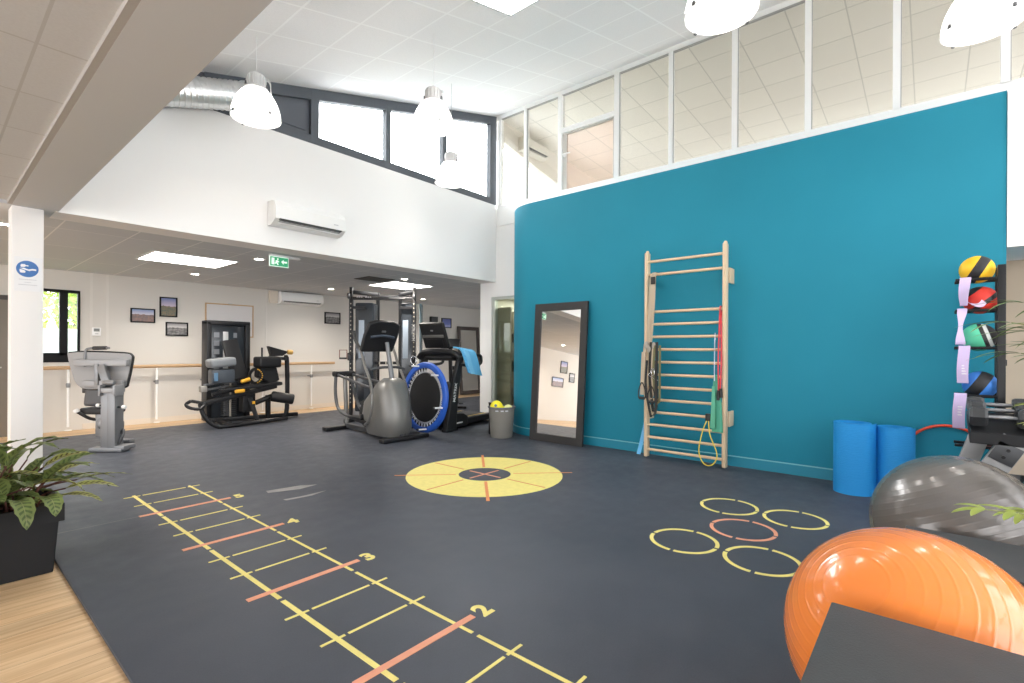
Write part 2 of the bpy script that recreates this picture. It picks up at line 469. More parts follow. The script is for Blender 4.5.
# ================================================================ MEZZANINE GLAZING
gz0, gz1 = 3.93, 5.50
glaz = sname('window_2', (GX, 2, 3.57))
m = MB()
m.span((GX - .02, YN, 3.56), (GX + .08, 6.03, gz0), .004); m.span((GX - .01, YN, gz1), (GX + .07, 6.06, 5.57))
for yy, wd in ((5.985, .05), (5.39, .05), (4.66, .075), (3.63, .075), (2.79, .055), (1.94, .065), (1.115, .065), (.285, .065), (-.55, .065), (-1.4, .065), (-2.3, .065), (-3.2, .065)):
    m.span((GX - .02, yy - wd / 2, gz0 - .01), (GX + .07, yy + wd / 2, gz1 + .01))
m.span((GX - .02, 3.66, 4.86), (GX + .07, 4.63, 4.945))
struct(m.build('window_frame', white_alu, glaz))
m = MB()
for yy in (5.355, 3.585, 2.755, 1.90, 1.076, .246, -.59): m.span((GX + .0, yy - .002, gz0), (GX + .02, yy + .006, gz1))
m.span((GX, -3.9, gz1 - .006), (GX + .05, 6.0, gz1 + .002))
struct(m.build('window_gasket', mat('grey_glazing_gasket', (.36, .36, .35), .6), glaz))
mg = glass_mat('mezzanine_glass', (.90, .89, .865))
ys = [6.0, 5.415, 5.365]
for a, b in ((5.965, 5.42), (5.36, 4.70), (3.59, 2.82), (2.76, 1.975), (1.905, 1.15), (1.08, .32), (.25, -.515), (-.585, -1.37), (-1.43, -2.27), (-2.33, -3.17)):
    m = MB(); m.span((GX + .02, b, gz0), (GX + .03, a, gz1)); struct(m.build('window_pane', mg, glaz))
m = MB(); m.span((GX + .02, 3.67, 4.945), (GX + .03, 4.62, gz1)); struct(m.build('window_pane', mg, glaz))
d2 = sname('door_2', (GX, 4.15, 3.6))
m = MB(); m.span((GX + .01, 4.545, 3.6), (GX + .05, 4.62, 4.86)); m.span((GX + .01, 3.67, 3.6), (GX + .05, 3.70, 4.86)); m.span((GX + .01, 3.70, 4.835), (GX + .05, 4.545, 4.86))
struct(m.build('door_frame', mat('pale_door_stile', (.60, .58, .54), .5), d2))
m = MB(); m.span((GX + .02, 3.70, 3.6), (GX + .03, 4.545, 4.835)); struct(m.build('door_glass', glass_mat('rosy_door_glass', (.92, .85, .81)), d2))
m = MB(); m.tube([(GX + .0, 4.58, 4.50), (GX - .05, 4.58, 4.50), (GX - .05, 4.55, 4.50), (GX - .05, 4.44, 4.495)], .011); m.cyl((GX + .012, 4.58, 4.5), (GX - .004, 4.58, 4.5), .028)
struct(m.build('door_handle', white_alu, d2))
# room behind the glass
m = MB(); m.prism([(GX + .08, YN, 5.56), (12.6, YN, 5.22), (12.6, YN, 5.36), (GX + .08, YN, 5.70)], (0, WY - YN, 0)); struct(m.build('ceiling_mezzanine', mezz_tile))
mezz_wall = mat('mezzanine_wall_paint', (.70, .665, .60), .85, spec=.2)
m = MB()
m.prism([(GX + .14, WY, 4.80), (12.5, WY, 3.85), (12.5, WY, 5.35), (GX + .14, WY, 5.60)][0:0] or [(GX + .08, WY, 5.19), (9.6, WY, 4.68), (12.5, WY, 4.68), (12.5, WY, 5.4), (GX + .08, WY, 5.72)], (0, .15, 0))
m.span((9.6, WY, 3.55), (12.5, WY + .15, 4.68)); struct(m.build('wall_mezzanine', mezz_wall))
win3 = sname('window_3', (8, WY, 3.6))
m = MB(); m.prism([(GX + .08, WY + .05, 3.6), (9.6, WY + .05, 3.6), (9.6, WY + .05, 4.68), (GX + .08, WY + .05, 5.19)], (0, .012, 0)); struct(m.build('window_pane', clear, win3))
m = MB(); m.span((7.62, WY + .01, 3.6), (7.68, WY + .08, 5.06)); m.span((GX + .08, WY + .01, 3.6), (GX + .13, WY + .08, 5.18)); m.span((8.6, WY + .01, 3.6), (8.66, WY + .08, 4.88)); struct(m.build('window_frame', white_alu, win3))
m = MB(); m.span((GX + .14, YN, 3.45), (12.6, WY, 3.6)); struct(m.build('floor_mezzanine', mat('grey_mezzanine_floor', (.35, .34, .33), .6)))
m = MB(); m.span((12.5, YN, 3.5), (12.6, WY, 3.7)); m.span((12.5, 5.8, 3.7), (12.6, WY, 5.4)); m.span((12.5, YN, 5.2), (12.6, 5.8, 5.4)); struct(m.build('wall_mezzanine_back', mezz_wall))  # unseen end wall, left open to bring light onto the mezzanine

# ================================================================ BACK AREA
m = MB()
m.span((XL, YF, -.02), (.95, YF + .12, S)); m.span((.95, YF, -.02), (1.665, YF + .12, 1.09)); m.span((.95, YF, 2.245), (1.665, YF + .12, S)); m.span((1.665, YF, -.02), (XR, YF + .12, S))
struct(m.build('wall_back', cream_wall))
m = MB(); m.span((1.7, YF - .014, -.02), (XR, YF, .075)); struct(m.build('baseboard_back', mat('cream_skirting', (.70, .63, .54), .6)))
for i, xx in enumerate((1.79, 2.0, 4.62, 7.4)):
    m = MB(); m.span((xx, YF - .006, .075), (xx + .035, YF, S)); struct(m.build('trim_panel_joint', mat('cream_joint_strip', (.69, .665, .625), .7)))
win4 = sname('window_4', (1.3, YF, 1.1))
m = MB()
for lo, hi in (((.95, 1.085), (1.665, 1.235)), ((.95, 2.20), (1.665, 2.245)), ((.95, 1.2), (1.0, 2.22)), ((1.635, 1.2), (1.665, 2.22)), ((1.415, 1.2), (1.515, 2.22))):
    m.span((lo[0], YF - .015, lo[1]), (hi[0], YF + .07, hi[1]))
struct(m.build('window_frame', black_frame, win4))
m = MB(); m.span((1.0, YF + .03, 1.235), (1.635, YF + .036, 2.2)); struct(m.build('window_pane', clear, win4))
m = MB(); m.span((1.0, YF + .022, 1.235), (1.635, YF + .028, 1.62))
fr = mat('frosted_film', (.80, .84, .84), .6); k = NT(fr)
trn = k.n('ShaderNodeBsdfTranslucent'); trn.inputs[0].default_value = (.85, .9, .9, 1); mxs = k.n('ShaderNodeMixShader'); mxs.inputs[0].default_value = .75
k.l(k.b.outputs[0], mxs.inputs[1]); k.l(trn.outputs[0], mxs.inputs[2]); k.l(mxs.outputs[0], fr.node_tree.nodes['Material Output'].inputs['Surface'])
struct(m.build('window_frosted_film', fr, win4))
# brown door left of the column
d3 = sname('door_3', (.3, YF, 0))
m = MB(); m.span((-.35, YF - .05, -.02), (.86, YF, 2.03), .004); struct(m.build('door_leaf', mat('taupe_door', (.21, .185, .15), .5), d3))
m = MB(); m.span((-.42, YF - .06, -.02), (-.35, YF, 2.10)); m.span((.86, YF - .06, -.02), (.93, YF, 2.10)); m.span((-.35, YF - .06, 2.03), (.86, YF, 2.10)); struct(m.build('door_frame', mat('dark_door_frame', (.05, .045, .04), .5), d3))
m = MB(); m.tube([(.76, YF - .05, 1.02), (.76, YF - .10, 1.02), (.62, YF - .10, 1.02)], .010); struct(m.build('door_handle', grey_alu, d3))
m = MB(); m.span((XR, YN, -.02), (XR + .1, 6.6, S + .1)); m.span((XR, 8.2, -.02), (XR + .1, YF + .1, S + .1)); m.span((XR, 6.6, 2.4), (XR + .1, 8.2, S + .1)); struct(m.build('wall_end', cream_wall))
# white column
m = MB(); m.span((.50, 6.10, -.02), (.705, 6.35, S + .0), .004); struct(m.build('column', white_wall))

# store room behind the glass door and corridor right of the teal wall
m = MB(); m.span((GX + .14, 6.35, -.02), (9.6, 6.46, S)); struct(m.build('wall_store', mat('store_wall_paint', (.45, .43, .38), .8)))
m = MB(); m.span((9.5, -.45, -.02), (9.6, 6.35, 2.4)); struct(m.build('wall_store_back', mat('store_wall_paint', (.45, .43, .38), .8)))
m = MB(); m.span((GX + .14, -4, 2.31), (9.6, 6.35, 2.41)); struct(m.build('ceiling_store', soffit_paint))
m = MB(); m.span((7.6, YN, -.02), (7.7, -.45, 2.31)); struct(m.build('wall_corridor', mat('warm_corridor_paint', (.66, .56, .44), .85, spec=.2)))
m = MB(); m.span((GX + .14, -.5, -.02), (9.5, -.45, 2.31)); struct(m.build('wall_corridor_side', cream_wall))

# ================================================================ NEAR END AND LEFT SIDE: unseen window openings added to let daylight in
m = MB()
m.span((XL, YN - .12, -.02), (-6.0, YN, S + .1)); m.span((.62, YN - .12, -.02), (.86, YN, cz(.8))); m.span((5.9, YN - .12, -.02), (6.3, YN, 5.5)); m.span((6.3, YN - .12, -.02), (12.6, YN, 3.6)); m.span((6.3, YN - .12, 3.6), (6.9, YN, 5.56))
m.span((.86, YN - .12, -.02), (5.9, YN, 1.0))
m.prism([(.86, YN - .12, 3.75), (5.9, YN - .12, 5.05), (5.9, YN - .12, cz(5.9)), (.86, YN - .12, cz(.86))], (0, .12, 0))
m.span((XL, YN - .12, 2.3), (.62, YN, S + .1))
struct(m.build('wall_near', white_wall))
wn5 = sname('window_added_near', (3, YN, 0))  # added openings in the unseen near wall, to brighten walls and ceiling
m = MB()
for xx in (.86, 2.5, 4.2, 5.84): m.span((xx, YN - .08, 0), (xx + .06, YN - .02, cz(xx) - .25))
for zz in (0, 2.25, 3.29): m.span((.86, YN - .08, zz), (5.9, YN - .02, zz + .06))
for xx in (-6.0, -4.4, -2.8, -1.1, .56): m.span((xx, YN - .08, 0), (xx + .06, YN - .02, 2.3))
struct(m.build('window_frame', anthracite, wn5))
m = MB()
m.span((XL - .12, YN, -.02), (XL, -3.7, S + .1)); m.span((XL - .12, 10.2, -.02), (XL, YF, S + .1)); m.span((XL - .12, -3.7, 2.42), (XL, 10.2, S + .1))
struct(m.build('wall_left', cream_wall))
wn6 = sname('window_added_left', (XL, 3, 0))  # unseen full-height openings, added so daylight reaches the low ceilings
m = MB()
for i in range(9): m.span((XL - .09, -3.7 + 1.73 * i, 0), (XL - .03, -3.64 + 1.73 * i, 2.42))
for zz in (0, 2.36): m.span((XL - .09, -3.7, zz), (XL - .03, 10.2, zz + .06))
struct(m.build('window_frame', black_frame, wn6))
wn7 = sname('window_added_end', (XR, 8.5, 0))  # opening added in the end wall to light the back area
m = MB()
for yy in (6.6, 7.4, 8.14): m.span((XR + .02, yy, 0), (XR + .08, yy + .06, 2.4))
for zz in (0, 2.34): m.span((XR + .02, 6.6, zz), (XR + .08, 8.2, zz + .06))
struct(m.build('window_frame', black_frame, wn7))
wn8 = sname('window_added_mezzanine', (9, YN, 3.6))  # unseen opening added to brighten the mezzanine ceiling
m = MB()
for xx in (6.9, 8.3, 9.7, 11.1, 12.44): m.span((xx, YN - .08, 3.6), (xx + .06, YN - .02, 5.2))
m.span((6.9, YN - .08, 4.4), (12.5, YN - .02, 4.46))
struct(m.build('window_frame', anthracite, wn8))

# garden seen through the small back window
leafy = mat('garden_leaves', (.16, .26, .05), .6)
rnd = random.Random(3)
for i, (cx, cy, czv, n, lab) in enumerate(((2.15, 14.2, 2.5, 2200, 'sunlit yellow-green tree outside the back window'), (2.9, 16.6, 2.7, 900, 'reddish-tipped shrub outside behind the window mullion'))):
    t = thing('garden_tree', lab, 'tree', (cx, cy, -.1))
    m = MB(); m.tube([(cx, cy, -.1), (cx + .05, cy, 1.2), (cx, cy, 2.4)], [.09, .05]); m.build('trunk', mat('garden_bark', (.10, .07, .05), .9), t)
    m = MB()
    for j in range(n):
        a = rnd.uniform(0, 2 * PI); b = max(-1.6, min(1.3, rnd.gauss(0, .75))); q = V((cx + math.cos(a) * min(1.1, abs(rnd.gauss(0, .75))), cy + math.sin(a) * min(.9, abs(rnd.gauss(0, .6))), czv + b))
        d = V((rnd.uniform(-1, 1), rnd.uniform(-1, 1), rnd.uniform(-1, 1))).normalized(); e = d.cross(V((0, 0, 1))).normalized() * .05; d *= .10
        m.add([q - d, q + e, q + d, q - e], [(0, 1, 2, 3)])
    m.build('foliage', mat('garden_leaves_%d' % i, ((.42, .55, .12), (.38, .22, .10))[i], .6), t)
m = MB(); m.span((-6, YF + .2, -.3), (14, 30, -.12)); struct(m.build('ground_outside', mat('garden_lawn', (.25, .32, .10), .9)))

# ================================================================ LAMPS
def emis(name, col, s):
    m = mat(name, (.8, .8, .8), .6, emit=col, estr=s); return m
lamp_white = mat('lamp_white_metal', (.66, .66, .66), .35, spec=.5)
lamp_dark = mat('lamp_dark_clip', (.08, .08, .085), .5)
steel_wire = mat('steel_wire', (.45, .45, .45), .4, metal=.7)
white_wire = mat('white_cable', (.85, .85, .84), .5)
shade_m = mat('prismatic_acrylic_shade', (.86, .87, .87), .25); k = NT(shade_m)
trn = k.n('ShaderNodeBsdfTranslucent'); trn.inputs[0].default_value = (.95, .95, .94, 1)
tp = k.n('ShaderNodeBsdfTransparent'); tp.inputs[0].default_value = (.97, .97, .97, 1)
mx1 = k.n('ShaderNodeMixShader'); mx1.inputs[0].default_value = .62
k.l(k.b.outputs[0], mx1.inputs[1]); k.l(trn.outputs[0], mx1.inputs[2])
mx2 = k.n('ShaderNodeMixShader'); mx2.inputs[0].default_value = .42
k.l(mx1.outputs[0], mx2.inputs[1]); k.l(tp.outputs[0], mx2.inputs[2]); k.l(mx2.outputs[0], shade_m.node_tree.nodes['Material Output'].inputs['Surface'])
wv = k.n('ShaderNodeTexWave', wave_type='RINGS', rings_direction='Z'); wv.inputs['Scale'].default_value = 60; k.l(k.pos(), wv.inputs['Vector'])
bulb_m = emis('lamp_bulb_glow', (1.0, .96, .90), 6.0)
def pendant(x, y, z, label, rz, wire):
    t = thing('pendant_lamp', label, 'pendant lamp', (x, y, z), 'bell pendant lamps under the sloped ceiling', rz)
    def L(q): return V((x, y, z)) + Matrix.Rotation(rz, 3, 'Z') @ V(q)
    m = MB(); prof = [(.222, 0), (.220, .045), (.208, .10), (.186, .16), (.156, .215), (.118, .262), (.085, .285)]
    prof = [(p.x, p.y) for p in spline([V((a, b, 0)) for a, b in prof], 4)]
    m.lathe(prof + [(r - .004, h - .001) for r, h in reversed(prof)], (x, y, z), seg=40, closed=True); m.build('lamp_shade', shade_m, t)
    m = MB(); m.lathe([(.2215, -.003), (.2255, -.001), (.2255, .003), (.2215, .005)], (x, y, z), seg=40, closed=True); m.build('shade_rim', mat('clear_white_rim', (.88, .88, .87), .3), t)
    for a in (.5, 2.07, 3.64, 5.21):
        m = MB(); m.box(L((.226 * math.cos(a), .226 * math.sin(a), .002)), (.016, .020, .024), Matrix.Rotation(a + rz, 3, 'Z'), .003); m.build('rim_clip', lamp_dark, t)
    m = MB(); m.lathe([(0, .27), (.105, .27), (.108, .288), (.088, .292), (.082, .305), (.082, .405), (.074, .418), (.03, .424), (.012, .425), (.012, .44), (0, .44)], (x, y, z), seg=28)
    for i in range(16):
        a = 2 * PI * i / 16; m.box(L((.084 * math.cos(a), .084 * math.sin(a), .355)), (.014, .007, .085), Matrix.Rotation(a + rz, 3, 'Z'))
    h = m.build('lamp_housing', lamp_white, t)
    m = MB(); m.tube([L(q) for q in ((.03, 0, .405), (.03, 0, .44), (0, 0, .46), (-.03, 0, .44), (-.03, 0, .405))], .006, 8); m.build('hook', lamp_white, h)
    for sgn in (-1, 1):
        m = MB(); m.box(L((.085 * sgn, 0, .315)), (.03, .045, .05), Matrix.Rotation(rz, 3, 'Z'), .006); m.build('side_clamp', lamp_dark, t)
    m = MB(); m.ribbon([L(q) for q in ((.06, 0, .40), (.105, 0, .395), (.125, 0, .36), (.128, 0, .30), (.135, 0, .245))], L((0, .05, 0)) - L((0, 0, 0)), .006, smooth=4); m.build('handle_bracket', lamp_white, t)
    m = MB(); m.tube([(x, y, z + .455), (x, y, cz(x) - .0)], .0028, 6); m.build('suspension_cable', wire, t)
    m = MB(); m.ball((x, y, z + .19), (.042, .042, .065), 16, 10); m.build('bulb', bulb_m, t)
    ld = bpy.data.lights.new('pendant_light', 'POINT'); ld.energy = PEND_W; ld.color = (1, .96, .90); ld.shadow_soft_size = .08
    lo = bpy.data.objects.new('pendant_light', ld); lo.location = (x, y, z + .15); COL.objects.link(lo)
    return t
PEND_W = 15
pendant((2.096, 5.043, 3.565), 'bell pendant lamp hanging in front of the silver duct', .3, white_wire) if 0 else None
for (px_, lab, rz, wr) in (((2.096, 5.043, 3.565), 'bell pendant lamp hanging in front of the silver ventilation duct', -.35, white_wire),
                           ((3.572, 4.142, 3.726), 'larger of two overlapping bell pendants against the high bright window', -.9, white_wire),
                           ((4.796, 5.173, 3.665), 'smaller bell pendant hanging lower, just behind another, by the high window', -.9, steel_wire),
                           ((3.309, 1.038, 3.495), 'bell pendant cut by the frame, in front of the middle mezzanine panes', .6, white_wire),
                           ((4.734, -0.268, 3.577), 'bell pendant near the right corner, above the end of the teal wall', .2, white_wire)):
    pendant(px_[0], px_[1], px_[2], lab, rz, wr)

panel_m = emis('led_panel_glow', (1.0, .97, .93), 9.0)
def led_panel(c, sx, sy, label, slope=0.0, watts=0):
    t = thing('ceiling_light_panel', label, 'ceiling light', c, 'flat ceiling light panels')
    rot = Matrix.Rotation(-slope, 3, 'Y')
    def L(q): return V(c) + rot @ V(q)
    m = MB()
    for (a, b, u, v_) in ((0, sy / 2, sx, .024), (0, -sy / 2, sx, .024), (sx / 2, 0, .024, sy), (-sx / 2, 0, .024, sy)): m.box(L((a, b, -.004)), (u + .0, v_, .014), rot)
    m.build('frame', lamp_white, t)
    m = MB(); m.box(L((0, 0, -.003)), (sx - .02, sy - .02, .008), rot); m.build('diffuser', panel_m, t)
led_panel((2.40, 7.95, S), 1.0, .84, 'bright white ceiling light panel above the framed pictures and leg machine')
led_panel((5.98, 7.85, S), .92, .84, 'bright white ceiling light panel above the cable tower')
led_panel((3.7, 3.1, cz(3.7) - .004), .6, .6, 'square light panel in the sloped tile ceiling, at the top edge', math.atan(.258))
led_panel((7.62, 5.70, 2.31), .9, .9, 'light panel in the store room ceiling, glimpsed through the glass door')
dl_m = emis('downlight_glow', (1.0, .93, .82), 25.0)
def downlight(x, y, label, z=S, w=18):
    t = thing('recessed_downlight', label, 'ceiling light', (x, y, z), 'small round recessed downlights')
    m = MB(); m.lathe([(.055, -.002), (.062, -.008), (.085, -.006), (.088, .0)], (x, y, z), seg=28); m.build('trim_ring', lamp_white, t)
    m = MB(); m.lathe([(0, -.003), (.056, -.003), (.056, .0)], (x, y, z), seg=24); m.build('lens', dl_m, t)
    ld = bpy.data.lights.new('downlight_beam', 'SPOT'); ld.energy = w * DL; ld.color = (1, .92, .82); ld.spot_size = 2.5; ld.spot_blend = .9; ld.shadow_soft_size = .06
    lo = bpy.data.objects.new('downlight_beam', ld); lo.location = (x, y, z - .03); COL.objects.link(lo)
DL = 4.5
downlight(3.0, 7.10, 'round downlight just left of the green exit sign')
downlight(2.93, 9.37, 'round downlight between the light panel and the framed pictures')
downlight(5.44, 9.47, 'round downlight beside the wall air conditioner in the back area')
downlight(5.47, 7.09, 'round downlight near the white bulkhead in front of the cable tower light panel')
downlight(7.93, 9.54, 'round downlight right of the cable tower, over the back mirror')
downlight(.535, 7.10, 'round downlight at the left edge beside the white column')
downlight(-2.0, 9.4, 'round downlight in the back area left of the column, seen in the mirror')
# dark open ceiling hatch
t = thing('ceiling_vent', 'dark square ceiling vent beside the light panel over the cable tower', 'vent', (5.15, 7.5, S))
m = MB(); m.span((4.88, 7.28, S - .006), (5.42, 7.74, S + .0)); m.build('vent_plate', mat('dark_vent', (.05, .045, .04), .6), t)
m = MB()
for i in range(7): m.span((4.90, 7.31 + i * .062, S - .014), (5.40, 7.335 + i * .062, S - .006))
m.build('vent_louvers', mat('dark_vent_louver', (.10, .09, .08), .5), t)
# exit sign hanging from the low ceiling
ex = thing('exit_sign', 'green lit exit sign with white running figure and arrow under the low ceiling', 'exit sign', (3.08, 6.55, S))
ex_green = mat('exit_green', (.02, .28, .11), .4, emit=(.04, .45, .22), estr=.25)
ex_white = mat('exit_white', (.8, .9, .83), .4, emit=(.75, 1, .85), estr=.25)
ex0 = V((2.885, 6.56, S - .035))
m = MB(); m.box((3.12, 6.60, S - .016), (.40, .07, .032), None, .008); m.build('base_housing', lamp_white, ex)
m = MB(); m.box((3.025, 6.56, S - .095), (.255, .010, .135), None, .004); pn = m.build('sign_panel', ex_white, ex)
m = MB(); m.box((3.025, 6.552, S - .095), (.232, .006, .115)); m.build('green_field', ex_green, pn)
def exf(u, v): return V((2.909 + u * .232, 6.5475, S - .1525 + v * .115))
m = MB()
m.prism([exf(.60, .5), exf(.74, .78), exf(.74, .60), exf(.93, .60), exf(.93, .40), exf(.74, .40), exf(.74, .22)], (0, -.002, 0))     # arrow pointing left
m.prism([exf(.06, .12), exf(.06, .88), exf(.22, .88), exf(.22, .12)], (0, -.002, 0))                                                 # doorway
for a, b, r in (((.38, .62), (.34, .40), .012), ((.34, .40), (.44, .14), .008), ((.34, .40), (.25, .25), .008), ((.38, .60), (.48, .45), .007), ((.37, .60), (.28, .50), .007)):
    m.bar(exf(*a), exf(*b), r * 2, .002, up=(0, 1, 0))
m.lathe([(0, 0), (.011, 0), (.011, .002), (0, .002)], exf(.41, .78), (0, -1, 0), 14)
m.build('pictogram', ex_white, pn)

# ================================================================ AIR CONDITIONERS
ac_white = mat('air_conditioner_plastic', (.84, .84, .83), .35, spec=.4)
ac_dark = mat('air_conditioner_slot', (.03, .03, .032), .5)
def aircon(x0, x1, y, z0, z1, label, mw=ac_white, dp=.22):
    t = thing('air_conditioner', label, 'air conditioner', ((x0 + x1) / 2, y, z0))
    H = z1 - z0
    pf = [(0, z1), (-dp * .55, z1), (-dp * .82, z1 - .02), (-dp * .97, z1 - .08), (-dp, z1 - H * .62), (-dp * .95, z0 + H * .22), (-dp * .55, z0 + .012), (-dp * .3, z0), (0, z0)]
    m = MB(); m.prism([(x0, y + a, b) for a, b in pf], (x1 - x0, 0, 0)); m.build('body', mw, t, ang=25)
    m = MB(); a0, b0, a1, b1 = -dp * .955, z0 + H * .215, -dp * .60, z0 + .028
    m.prism([(x0 + .05, y + a0 - .004, b0 - .0), (x0 + .05, y + a1 - .004, b1), (x0 + .05, y + a1, b1 + .004), (x0 + .05, y + a0, b0 + .004)], (x1 - x0 - .10, 0, 0)); m.build('outlet_slot', ac_dark, t)
    m = MB()
    for i in range(3):
        f = .25 + i * .25; m.box(((x0 + x1) / 2, y + a0 + (a1 - a0) * f - .006, b0 + (b1 - b0) * f), (x1 - x0 - .12, .016, .006), None)
    m.build('louver', mat('air_conditioner_louver', (.10, .10, .10), .5), t)
    m = MB(); m.bar((x0 + .05, y - dp * .60 - .006, z0 + .022), (x1 - .05, y - dp * .60 - .006, z0 + .022), .035, .008); m.build('flap', mw, t)
    m = MB(); m.box((x1 - .14, y - dp - .001, z0 + H * .42), (.06, .004, .012)); m.build('display', mat('ac_grey_print', (.55, .55, .56), .5), t)
    m = MB(); m.span((x0 - .004, y - dp * .8, z0 + .05), (x0 + .003, y - .02, z1 - .03), .002); m.build('side_cap', mw, t)
    return t
aircon(2.66, 3.57, 6.07, 2.79, 3.08, 'white wall air conditioner high on the white bulkhead wall')
a2 = aircon(4.86, 5.80, YF, 2.27, 2.53, 'white air conditioner under the low ceiling on the back cream wall')
m = MB(); m.span((4.68, YF - .08, 2.28), (4.85, YF, 2.535), .006); m.build('pipe_cover', mat('cream_skirting', (.70, .63, .54), .6), a2)
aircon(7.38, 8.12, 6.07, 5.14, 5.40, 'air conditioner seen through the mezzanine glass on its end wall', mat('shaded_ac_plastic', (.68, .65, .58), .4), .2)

# ================================================================ SPIRAL DUCT
dt = thing('ventilation_duct', 'silver spiral ventilation duct running along the top of the white wall', 'duct', (1.6, 5.78, 4.05))
duct_m = mat('galvanised_duct', (.78, .79, .80), .33, metal=.85); k = NT(duct_m)
m = MB(); N = 260; seg = 28; rr = .152
da = V((.97, 5.90, 3.74)); db = V((2.34, 5.90, 4.15)); dx_ = (db - da).normalized(); dn = V((0, 1, 0)); dm = dx_.cross(dn); DL_ = (db - da).length
vs = []; fs = []
for i in range(N + 1):
    l_ = DL_ * i / N
    for j in range(seg):
        a = 2 * PI * j / seg
        ph = (l_ / .055 - a / (2 * PI)) % 1.0
        q = rr + (.006 if ph < .22 else .0)
        vs.append(da + dx_ * l_ + dn * (q * math.cos(a)) + dm * (q * math.sin(a)))
for i in range(N):
    for j in range(seg):
        j2 = (j + 1) % seg; fs.append((i * seg + j, i * seg + j2, (i + 1) * seg + j2, (i + 1) * seg + j))
fs.append(tuple(range(seg))); fs.append(tuple(N * seg + j for j in range(seg)))
m.add(vs, fs); m.build('duct_body', duct_m, dt)
m = MB(); m.lathe([(rr + .008, 0), (rr + .012, .004), (rr + .012, .04), (rr + .008, .044)], db - dx_ * .03, dx_, 28, closed=True); m.build('end_collar', duct_m, dt)
m = MB(); hp = da + dx_ * .45; m.lathe([(rr + .008, 0), (rr + .011, .003), (rr + .011, .022), (rr + .008, .025)], hp, dx_, 28, closed=True)
m.span((hp.x, 5.89, hp.z + rr), (hp.x + .02, 5.91, cz(hp.x))); m.build('hanger_strap', duct_m, dt)

# ================================================================ FLOOR MARKINGS
mk_y = mat('yellow_floor_tape', (.82, .70, .215), .6, var=.05, vscale=20)
mk_o = mat('orange_floor_tape', (.78, .33, .20), .6, var=.05, vscale=20)
mk_br = mat('burnt_orange_floor_tape', lin(214, 130, 70), .6)
def text_mb(m, s, size, place, thick=0.0, ext=.001, align='CENTER', depth_dir=None):
    cu = bpy.data.curves.new('lettering', 'FONT'); cu.body = s; cu.size = size; cu.align_x = align; cu.align_y = 'CENTER'; cu.offset = thick; cu.extrude = ext; cu.resolution_u = 6
    o = bpy.data.objects.new('lettering', cu); COL.objects.link(o)
    bpy.context.view_layer.update()
    me = bpy.data.meshes.new_from_object(o.evaluated_get(bpy.context.evaluated_depsgraph_get()))
    m.add([place @ v.co for v in me.vertices], [tuple(p.vertices) for p in me.polygons])
    bpy.data.objects.remove(o); bpy.data.meshes.remove(me); bpy.data.curves.remove(cu)
    return m
LX, LY, LS, LW = 1.2215, 5.389, .333, .435
ld_ = thing('agility_ladder_marking', 'yellow and orange agility ladder marking numbered 2 to 5 on the rubber floor', 'floor marking', (LX + LW / 2, 3, 0))
ZT = .0025
for x0, wd in ((LX, .025), (LX + LW, .018)):
    m = MB()
    st = LY + .045
    for i in (2, 5, 8, 11, 14):
        en = LY - LS * i - (.105 if x0 == LX else .10)
        m.span((x0 - wd / 2, en, .0), (x0 + wd / 2, st, ZT)); st = en - .035
    m.build('side_rail', mk_y, ld_)
for i in range(0, 15):
    y = LY - LS * i
    m = MB()
    if i % 3 == 2:
        m.span((LX - .122, y - .018, 0), (LX + LW + .105, y + .018, ZT + .0008)); m.build('distance_bar', mk_o, ld_)
        mm = MB(); text_mb(mm, str(5 - i // 3), .150, Matrix.Translation((LX + LW + .175, y, ZT - .001)), .006); mm.build('numeral', mk_y, ld_)
    else:
        wy = .007
        for a, b in ((-.080, .040), (.058, .392), (.412, .510)): m.span((LX + a, y - wy, 0), (LX + b, y + wy, ZT + .0006))
        m.build('rung', mk_y, ld_)
def ring(cx, cy, mt, label, cat='floor marking', grp='yellow hoops marked on the floor'):
    t = thing('hoop_marking', label, cat, (cx, cy, 0), grp)
    for q in range(4):
        m = MB(); a0, a1 = q * PI / 2 + .06, (q + 1) * PI / 2 - .06; N = 20
        vs, fs = [], []
        for i in range(N + 1):
            a = a0 + (a1 - a0) * i / N; c_, s_ = math.cos(a), math.sin(a)
            for r, z in ((.203, 0), (.229, 0), (.229, ZT), (.203, ZT)): vs.append((cx + r * c_, cy + r * s_, z))
        for i in range(N):
            for j in range(4): fs.append((4 * i + j, 4 * i + (j + 1) % 4, 4 * i + 4 + (j + 1) % 4, 4 * i + 4 + j))
        fs += [(3, 2, 1, 0), tuple(4 * N + j for j in range(4))]
        m.add(vs, fs); m.build('arc_segment', mt, t)
ring(4.413, 1.300, mk_y, 'yellow floor hoop marking nearest the wall bars')
ring(4.417, .805, mk_y, 'yellow floor hoop marking nearest the blue rolled mats')
ring(3.413, 1.303, mk_y, 'yellow floor hoop marking farthest left, nearest the numbered ladder')
ring(3.412, .805, mk_y, 'yellow floor hoop marking touching the orange ball in view')
ring(3.912, 1.053, mk_o, 'orange floor hoop marking in the middle of four yellow ones', grp=None)
TX, TY, TR, TH = 3.846, 3.605, .82, .275
tg = thing('target_marking', 'large yellow circle target marking with orange spokes on the floor', 'floor marking', (TX, TY, 0))
m = MB(); m.lathe([(TH, 0), (TR, 0), (TR, ZT), (TH, ZT)], (TX, TY, 0), seg=96, closed=True); m.build('yellow_disc', mk_y, tg)
